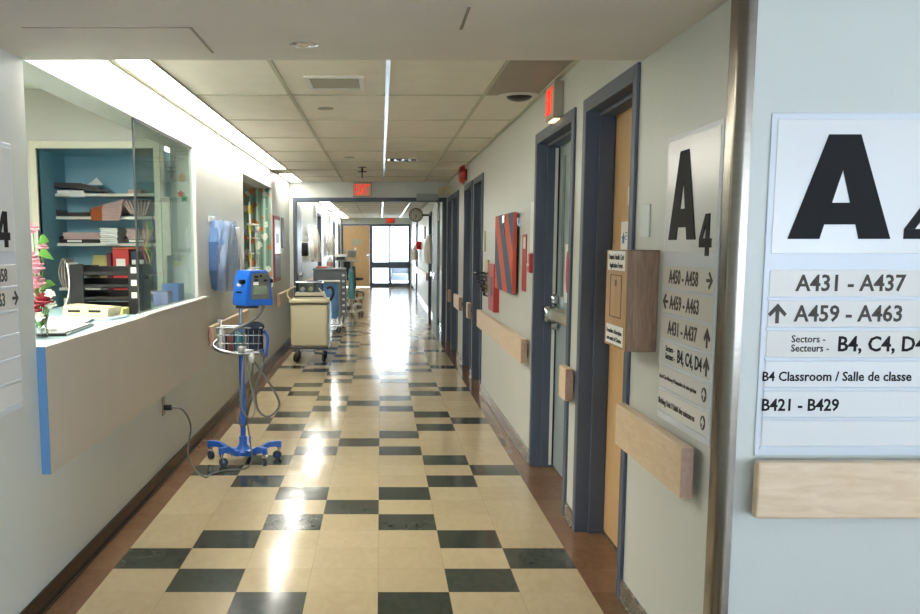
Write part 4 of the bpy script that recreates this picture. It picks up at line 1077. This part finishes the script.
SX, SY = -.945, 6.56
st = roll_stand('rolling_stand', 'blue five wheeled pole stand with wire basket beside the counter', 'medical stand', (SX, SY, 0), 0, STANDBLUE, 1.075)
# basket
bk = MB()
def ring(z, x0, x1, y0, y1, r): bk.tube([(x0, y0, z), (x1, y0, z), (x1, y1, z), (x0, y1, z)], r, 6, 1, closed=True)
for z, i in ((.775, .02), (.83, .01), (.885, 0), (.935, 0)): ring(z, -.135+i, .16-i, -.16+i, -.025, .0035 if z < .93 else .005)
for k in range(9):
    x = -.13+.26*k/8
    bk.tube([(x*1.08, -.16, .935), (x, -.142, .775), (x, -.03, .775)], .0025, 6, 1)
for k in range(5):
    y = -.14+.11*k/4; bk.tube([(-.145, y, .935), (-.125, y, .775), (.13, y, .775), (.15, y, .935)], .0025, 6, 1)
bk.box(-.03, .03, -.03, -.015, .8, .9)
bk.build('basket', WIRE, st)
MB().tube([(.14, -.19, .775), (0, -.205, .77), (-.1, -.20, .785), (-.15, -.17, .80), (-.172, -.11, .815), (-.16, -.04, .835), (-.12, -.01, .86), (-.02, -.005, .86)], .013, 10, 5).box(.10, .12, -.19, -.02, .775, .785).build('handle', mat('grey_handle', '#9B9E9C', .25, metal=.8), st, True)
MB().box(-.03, .12, -.035, .035, 1.055, 1.073, .005).build('mount_plate', DKGREY, st)
# monitor
mo = thing('vital_signs_monitor', 'blue vital signs monitor with grey control panel on top of the stand', 'monitor', (SX+.085, SY-.02, 1.075), R(40))
W2, D2_ = .105, .085
b = MB(); b.prism([(-W2, 0), (W2, 0), (W2+.004, .03), (W2-.018, .19), (W2-.04, .235), (-W2+.04, .235), (-W2+.018, .19), (-W2-.004, .03)], -D2_, D2_)
bmesh.ops.bevel(b.bm, geom=b.bm.edges[:], offset=.006, segments=2, affect='EDGES')
b.build('shell', MONBLUE, mo, True)
MB().prism([(-.068, .045), (.083, .045), (.07, .215), (-.055, .215)], -D2_-.004, -D2_+.002).build('control_panel', PANELG, mo)
MB().box(-.05, .06, -D2_-.006, -D2_-.003, .075, .13, .002).build('screen', LCD, mo)
q = MB()
for x, z, w_, h_ in ((-.04, .185, .03, .014), (.0, .190, .018, .014), (-.04, .165, .028, .012), (.03, .16, .03, .014)): q.box(x, x+w_, -D2_-.006, -D2_-.003, z, z+h_)
q.build('button', BLACKP, mo)
MB().box(-.05, -.01, -D2_-.0055, -D2_-.003, .138, .158).build('white_label', PAPER, mo)
MB().box(-W2-.001, -W2+.004, -.02, .025, .13, .15).build('side_label', PAPER, mo)
for s in (-1, 1): MB().cyl((s*(W2-.014), -.045, .16), (s*(W2+.02), -.045, .16), .016, 14).build('side_knob', BLACKP, mo, True)
MB().box(-W2-.004, -W2+.0, -.03, .03, .085, .095).build('vent_slot', INK, mo)
# cuff, bottle, hoses
cf = thing('blood_pressure_cuff', 'dark navy blood pressure cuff stuffed over the basket edge', 'cuff', (SX+.105, SY-.10, .79))
b = MB(); b.sheet(lambda u, v: Vector((.055*math.cos(2*PI*u)*(1+.12*math.sin(6*u)), .05*math.sin(2*PI*u), .0+.17*v)), 20, 3, .012)
b.ball((.01, -.03, .15), (.06, .04, .035)).ball((-.03, .0, .13), (.04, .04, .05)).build('cuff', NAVYF, cf, True)
MB().tube([(.06, 0, .12), (.085, -.01, .08), (.08, -.02, .0), (.07, -.02, -.05), (.05, -.02, .0)], .010, 8, 4).build('blue_strap', mat('strap_blue', '#2C4C9C', .5), cf, True)
sb = thing('pump_bottle', 'small white pump bottle in the wire basket', 'bottle', (SX-.115, SY-.10, .778))
MB().lathe([(.018, 0), (.02, .01), (.02, .13), (.009, .155), (.009, .165), (0, .165)], seg=16).build('bottle', WHITEPL, sb, True)
MB().cyl((0, 0, .165), (0, 0, .20), .005).box(-.025, .008, -.006, .006, .195, .207, .002).build('pump', WHITEPL, sb)
for (x, y, r, m_, lb, ct, nm) in ((-.05, -.10, .03, mat('dark_red_item', '#6A2B2B', .5), 'dark red roll in the wire basket', 'roll', 'tape_roll'), (.0, -.11, .028, mat('teal_item', '#2F6F78', .5), 'teal tub in the middle of the wire basket', 'tub', 'wipe_tub'), (-.08, -.06, .02, BLACKP, 'black probe handle poking out of the basket', 'probe', 'probe')):
    tag(MB().lathe([(r, 0), (r, .10), (r*.7, .12), (0, .12)], seg=14).build(nm, m_, smooth=True), lb, ct, loc=(SX+x, SY+y, .779))
hs = thing('coiled_hoses', 'grey hoses looping down from the monitor and basket', 'hose', (SX, SY, 0))
MB().tube([(.13, -.03, 1.10), (.16, -.06, 1.07), (.12, -.16, 1.0), (.0, -.2, .93), (-.06, -.17, .90)], .011, 8, 5).build('hose', CABLE, hs, True)
MB().tube([(.08, -.20, .76), (.15, -.21, .66), (.24, -.2, .52), (.27, -.2, .42), (.20, -.2, .35), (.13, -.2, .40), (.12, -.2, .55), (.17, -.2, .70), (.15, -.2, .79)], .0075, 8, 5).build('hose', CABLE, hs, True)
MB().tube([(.05, -.21, .78), (.03, -.2, .6), (.02, -.2, .42), (.07, -.2, .34), (.11, -.2, .40), (.08, -.2, .6), (.06, -.2, .78)], .006, 8, 5).build('hose', mat('light_cable', '#77776F', .45), hs, True)
MB().tube([(.18, -.18, .78), (.14, -.17, .6), (.06, -.12, .40), (.022, -.035, .26), (-.03, -.022, .28), (-.02, .03, .32), (.024, .01, .30), (.03, -.022, .40), (.08, -.1, .60), (.1, -.15, .78)], .0065, 8, 5).build('hose', CABLE, hs, True)
MB().ball((.10, -.215, .74), (.022, .022, .035)).ball((.03, -.215, .80), (.025, .02, .025)).build('pump_bulb', mat('bulb_grey', '#A7A79F', .4), hs, True)

# ------------------------------------------------------------------ carts
ct = thing('linen_cart', 'cream plastic cart with black bumper and casters by the left wall', 'cart', (-.905, 12.48, 0))
b = MB(); b.box(-.235, .235, -.23, .23, .20, .745, .03, 3).build('body', CARTC, ct, True)
MB().box(-.245, .245, -.24, .24, .17, .20, .01, 2).build('bumper', BLACKP, ct)
MB().box(-.25, .25, -.24, .24, .745, .80, .02, 3).build('lid', CARTC, ct, True)
MB().box(-.245, .245, -.243, .243, .737, .745).build('lid_seam', mat('cart_seam', '#4A443A', .5), ct)
MB().prism([(-.19, .80), (.20, .80), (.17, .88), (-.17, .88)], -.2, .2).build('top_box', CARTC, ct)
MB().box(-.185, .185, -.203, -.19, .825, .842).build('black_band', BLACKP, ct)
MB().tube([(-.20, -.18, .78), (-.265, -.18, .83), (-.265, -.18, .90), (-.20, -.18, .95), (-.18, -.1, .95)], .010, 8, 4).tube([(.17, -.21, .78), (.19, -.2, .84), (.12, -.2, .94)], .008, 8, 3).build('side_rail', CARTC, ct, True)
MB().tube([(.22, -.1, .93), (.27, -.1, .95), (.30, -.1, .90), (.295, -.1, .84), (.26, -.1, .78)], .018, 8, 4).build('handle', BLACKP, ct, True)
MB().box(.255, .275, -.2, -.17, .25, .76).build('side_post', CHROME, ct)
for x in (-.17, .17):
    for y in (-.17, .17): caster(ct, (x, y), .058, R(250 if x < 0 else 290), BLACKP, DKGREY)
tb = thing('acrylic_bin', 'clear acrylic bin on top of the cream cart', 'bin', (-.92, 12.48, .881))
b = MB().box(-.14, .17, -.15, .15, 0, .004).box(-.15, -.146, -.15, .15, 0, .13).box(.17, .174, -.15, .15, 0, .13).box(-.15, .174, -.154, -.15, 0, .13).box(-.15, .174, .15, .154, 0, .13)
b.build('bin', ACR, tb)
MB().tube([(-.15, -.154, .13), (.174, -.154, .13), (.174, .154, .13), (-.15, .154, .13)], .005, 6, 1, closed=True).build('rim', CHROME, tb)
MB().box(-.20, -.165, -.18, -.14, -.02, .16, .004).build('card_holder', WHITEPL, tb) if False else None
for x, m_, lb in ((-.08, WHITEPL, 'white cap lying in the acrylic bin on the left'), (.02, BEIGEPL, 'beige roll lying in the acrylic bin')):
    tag(MB().cyl((0, -.05, .03), (0, .05, .03), .028, 16).build('tape_roll', m_, smooth=True), lb, 'roll', loc=(-.92+x, 12.48, .887))

BAGBLUE = MATS['blue_cloth_bag']
hc = thing('laundry_hamper', 'blue cloth laundry hamper on a wheeled frame behind the cream cart', 'hamper', (-.89, 16.6, 0))
b = MB()
def hb(u, v):
    a = 2*PI*u; w_ = 1+.06*math.sin(7*a)*(1-v)+.10*math.sin(PI*v)
    ca, sa = math.cos(a), math.sin(a); k = 1/max(abs(ca), abs(sa))**.75
    return Vector((.15*ca*k*w_, .17*sa*k*w_, .24+.60*v))
b.sheet(hb, 40, 8, .004); b.box(-.12, .12, -.14, .14, .235, .245); b.build('bag', BAGBLUE, hc, True)
MB().box(-.19, .19, -.2, .2, .845, .875, .006).build('lid', mat('grey_beige_lid', '#9C9A8C', .45), hc)
f = MB()
for x in (-.18, .18):
    for y in (-.19, .19): f.cyl((x, y, .1), (x, y, .85), .010, 10)
f.tube([(-.18, -.19, .12), (.18, -.19, .12), (.18, .19, .12), (-.18, .19, .12)], .011, 8, 1, closed=True); f.build('frame', CHROME, hc, True)
for x in (-.18, .18):
    for y in (-.19, .19): caster(hc, (x, y), .04, R(200), DKGREY, CHROME)

gc = thing('supply_cart', 'tall grey drawer cart with white side labels beyond the double doors', 'cart', (-.96, 18.45, 0))
MB().box(-.30, .29, -.22, .22, .16, 1.0, .01).build('body', CARTG, gc)
MB().box(-.31, .30, -.23, .23, 1.0, 1.045, .012).build('top', CARTG, gc)
for k in range(7):
    dr = MB().box(.29, .305, -.20, .20, .20+.112*k, .30+.112*k, .003).build('drawer', mat('drawer_grey', '#5F666C', .4), gc)
    MB().box(.235, .285, -.224, -.219, .225+.112*k, .265+.112*k).build('label_card', PAPER, dr)
for x in (-.25, .25):
    for y in (-.18, .18): caster(gc, (x, y), .055, R(270), BLACKP, DKGREY)
# on top of it
tag(MB().box(-.10, .10, -.1, .1, 0, .03, .005).build('shallow_tray', mat('orange_tray', '#C8502C', .4)), 'shallow orange red tray on top of the grey cart', 'tray', loc=(-1.11, 18.4, 1.046))
t = thing('disinfectant_bottle', 'white bottle with label on top of the grey cart', 'bottle', (-.955, 18.38, 1.046)); MB().lathe([(.055, 0), (.06, .01), (.06, .13), (.03, .17), (.03, .20), (0, .20)], seg=18).build('bottle', WHITEPL, t, True); MB().cyl((0, 0, .04), (0, 0, .11), .061, 18).build('label_band', mat('pink_label', '#D89A90', .5), t)
t = thing('scale_display', 'grey white tilted display on a stalk over the grey cart', 'display', (-.74, 18.5, 1.046))
MB().cyl((0, 0, 0), (0, 0, .16), .018, 12).lathe([(.06, 0), (.06, .012), (0, .014)]).build('stalk', ALUM, t, True); MB().box(-.13, .10, -.06, .06, .15, .24, .01, rot=Matrix.Rotation(R(25), 3, 'X')).build('housing', mat('device_grey', '#B4B4AA', .4), t); MB().box(-.10, .06, -.075, -.055, .155, .21, .003).build('screen', BLACKP, t)
# wall items beyond the doors on the left
t = thing('soap_dispenser', 'black wall dispenser just beyond the double door frame on the left', 'dispenser', (LF-.002, 17.2, 1.28), LEFT); MB().box(0, .18, -.13, 0, 0, .24, .02, 2).build('case', BLACKP, t, True)
def hung_bag(label, X, Y, z, w_, h_, m_, side, cat='bag', nm='hanging_bag'):
    s = 1 if side < 0 else -1
    b = MB()
    def fn(u, v):
        a = 2*PI*u; sw = .25+.75*math.sin(PI*.5*min(1, (1-v)*1.6)) if v > .3 else .85+.15*v
        return Vector((s*(.115+.10*math.sin(a)*sw*(1+.12*math.sin(5*a))), w_/2*math.cos(a)*sw*(1+.08*math.sin(8*a+3*v)), h_*v))
    b.sheet(fn, 28, 8, .003)
    t = thing(nm, label, cat, (X, Y, z)); b.build('fabric', m_, t, True)
    MB().cyl((0, 0, h_+.01), (s*.13, 0, h_+.01), .008, 8).build('hook', CHROME, t)
    return t
hb_ = hung_bag('white bag with pink print hanging left beyond the double doors', LF, 18.2, 1.22, .36, .36, PAPER, -1)
MB().box(.216, .222, -.10, .08, .12, .20).build('pink_print', mat('pink_print', '#E58A80', .5), hb_)
hung_bag('long white gown hanging on the left wall above the grey cart', LF, 19.4, 1.15, .5, .68, PAPER, -1, 'gown', 'hanging_gown')
hung_bag('white gown hanging further down the left wall of the far corridor', LF, 25.4, 1.2, .6, .65, PAPER, -1, 'gown', 'hanging_gown')
t = thing('sharps_container', 'round red container on the left wall behind the grey cart', 'container', (LF, 19.75, 1.2)); MB().ball((.12, 0, .11), (.07, .08, .08)).build('case', REDSAT, t, True); MB().box(0, .08, -.05, .05, .05, .15).build('bracket', WHITEPL, t)
t = thing('sharps_container', 'small red container on the left wall near the far gown', 'container', (LF-.002, 26.4, 1.3)); MB().box(0, .14, -.1, .1, 0, .25, .02, 2).build('case', mat('pale_red', '#D98A78', .5), t, True)
for y, z, lb in ((16.9, 1.55, 'white paper on the left wall over the black dispenser'), (24.3, 1.5, 'white notice on the left far wall between the dark doors')):
    sheet_thing('wall_notice', lb, 'notice', .3, .4, (LF+.0005, y, z), LEFT, PAPER)

# rolling equipment beyond the grey cart
def gown_on(t, m_, z0, z1, r, off=(0, 0)):
    b = MB(); b.sheet(lambda u, v: Vector((off[0]+r*(1.1-.35*v)*math.cos(2*PI*u)*(1+.12*math.sin(12*PI*u)), off[1]+r*(1.1-.35*v)*math.sin(2*PI*u)*(1+.12*math.sin(10*PI*u)), z0+(z1-z0)*v)), 28, 6, .003)
    b.build('draped_cloth', m_, t, True)
GW = mat('white_grey_enamel', '#B9BBB6', .35)
for i, (x, y, m_, lb, ptop) in enumerate(((-.62, 20.6, CYAN, 'wheeled pole stand draped with teal cloth right behind the grey cart', 1.15), (-.70, 22.8, BAGBLUE, 'wheeled pole stand with a blue bag deeper in the far corridor', 1.2), (-.72, 25.4, GREENC, 'wheeled pole stand draped with dark green cloth in the far corridor', 1.25))):
    t = roll_stand('equipment_stand', lb, 'medical stand', (x, y, 0), R(30*i), GW, ptop, grp='equipment stands in the far corridor')
    gown_on(t, m_, .35, .93, .065)
    if i == 0: MB().cyl((-.2, 0, ptop), (.14, 0, ptop), .02, 10).build('cross_bar', GW, t, True)
    if i == 1: MB().box(-.11, .11, -.06, .06, ptop, ptop+.16, .012).build('device', GW, t)
    if i == 2: MB().ball((.12, 0, ptop+.05), (.04, .04, .11)).build('lamp_head', WHITEPL, t, True)
oc = thing('office_chair', 'dark office chair on casters at the end of the row of far equipment', 'chair', (-.80, 29.0, 0), R(70))
MB().box(-.23, .23, -.22, .22, .44, .51, .03, 2).build('seat', NAVYF, oc, True); MB().box(-.21, .21, .19, .25, .58, 1.0, .04, 2).build('backrest', NAVYF, oc, True)
MB().cyl((0, 0, .1), (0, 0, .44), .025).box(-.02, .02, .19, .23, .45, .62).build('column', BLACKP, oc)
for k in range(5):
    a = 2*PI*k/5; MB().tube([(0, 0, .12), (.14*math.cos(a), .14*math.sin(a), .10), (.27*math.cos(a), .27*math.sin(a), .075)], .018, 8, 2).build('leg', BLACKP, oc, True)
    caster(oc, (.27*math.cos(a), .27*math.sin(a)), .028, a+1, BLACKP, DKGREY)

# right side of the far corridor
hung_bag('white gown with red item hanging on the right wall past the clock', RF, 27.9, 1.04, .6, .43, PAPER, 1, 'gown', 'hanging_gown')
g2 = hung_bag('larger white gown hanging on the right wall before the dark door', RF, 19.7, 1.11, .6, .56, PAPER2, 1, 'gown', 'hanging_gown')
t = thing('sharps_container', 'small red container on the right wall beside the distant white gown', 'container', (RF, 26.4, 1.35)); MB().box(-.14, 0, -.1, .1, 0, .22, .02, 2).build('case', REDSAT, t, True)
t = thing('glove_box_rack', 'dark glove box rack on the right wall past the open door leaf', 'glove boxes', (RF, 18.4, 1.08)); MB().box(-.10, 0, -.15, .15, 0, .1, .006).build('lower_box', YELLOW, t); MB().box(-.10, 0, -.15, .15, .102, .22, .006).build('upper_box', DKGREY, t)
for y, z, w_, lb in ((24.2, 1.62, .3, 'dark framed picture on the right wall of the far corridor'),):
    t = thing('wall_picture', lb, 'picture', (RF, y, z), RIGHT); MB().box(0, w_, -.02, 0, 0, .3, .004).build('frame', DKGREY, t); MB().box(.03, w_-.03, -.022, -.02, .03, .27).build('picture', PAPER2, t)
t = thing('wall_sounder', 'small yellowish box on the end wall above the wooden door', 'wall fitting', (-.88, YE, 2.27)); MB().box(-.06, .06, -.05, 0, 0, .10, .005).build('case', BEIGEPL, t)

# ------------------------------------------------------------------ lights, world, camera
def area(name, loc, rot, sx, sy, power, col):
    l = bpy.data.lights.new(name, 'AREA'); l.shape = 'RECTANGLE'; l.size = sx; l.size_y = sy; l.energy = power; l.color = col
    o = bpy.data.objects.new(name, l); C.objects.link(o); o.location = loc; o.rotation_euler = rot
    return o
area('daylight_end', (.6, YE+5.5, 1.6), (R(-97), 0, 0), 7, 4.5, 650, (.92, .96, 1))
area('daylight_back', (1.9, -5.2, .9), (R(103), 0, 0), 7, 1.6, 190, (.60, .71, 1))
area('fill_east', (6.0, -.5, 1.3), (R(90), 0, R(90)), 4.5, 1.8, 75, (.70, .80, 1))  # fill light outside the added east window, lifts the left wall
sl_ = bpy.data.lights.new('sun', 'SUN'); sl_.energy = 19; sl_.angle = R(1); sl_.color = (.93, .96, 1)
so = bpy.data.objects.new('sun', sl_); C.objects.link(so); so.rotation_euler = (R(48), 0, 0)
w = bpy.data.worlds.new('World'); bpy.context.scene.world = w; w.use_nodes = True
bg = w.node_tree.nodes['Background']; bg.inputs[0].default_value = (.85, .93, 1, 1); bg.inputs[1].default_value = 4.5

cam = bpy.data.cameras.new('Camera'); co = bpy.data.objects.new('Camera', cam); C.objects.link(co)
co.location = (0, 0, 1.476); co.rotation_euler = (R(90-7.78), 0, 0)
cam.sensor_width = 36; cam.lens = 974/920*36; cam.shift_x = 79/920; cam.shift_y = 71/920
cam.clip_start = .05; cam.clip_end = 200
sc = bpy.context.scene; sc.camera = co
vs = sc.view_settings; vs.view_transform = 'Standard'; vs.look = 'None'; vs.gamma = 1; vs.use_curve_mapping = False; vs.exposure = 1.2
sc.cycles.max_bounces = 10; sc.cycles.diffuse_bounces = 6; sc.cycles.transparent_max_bounces = 12
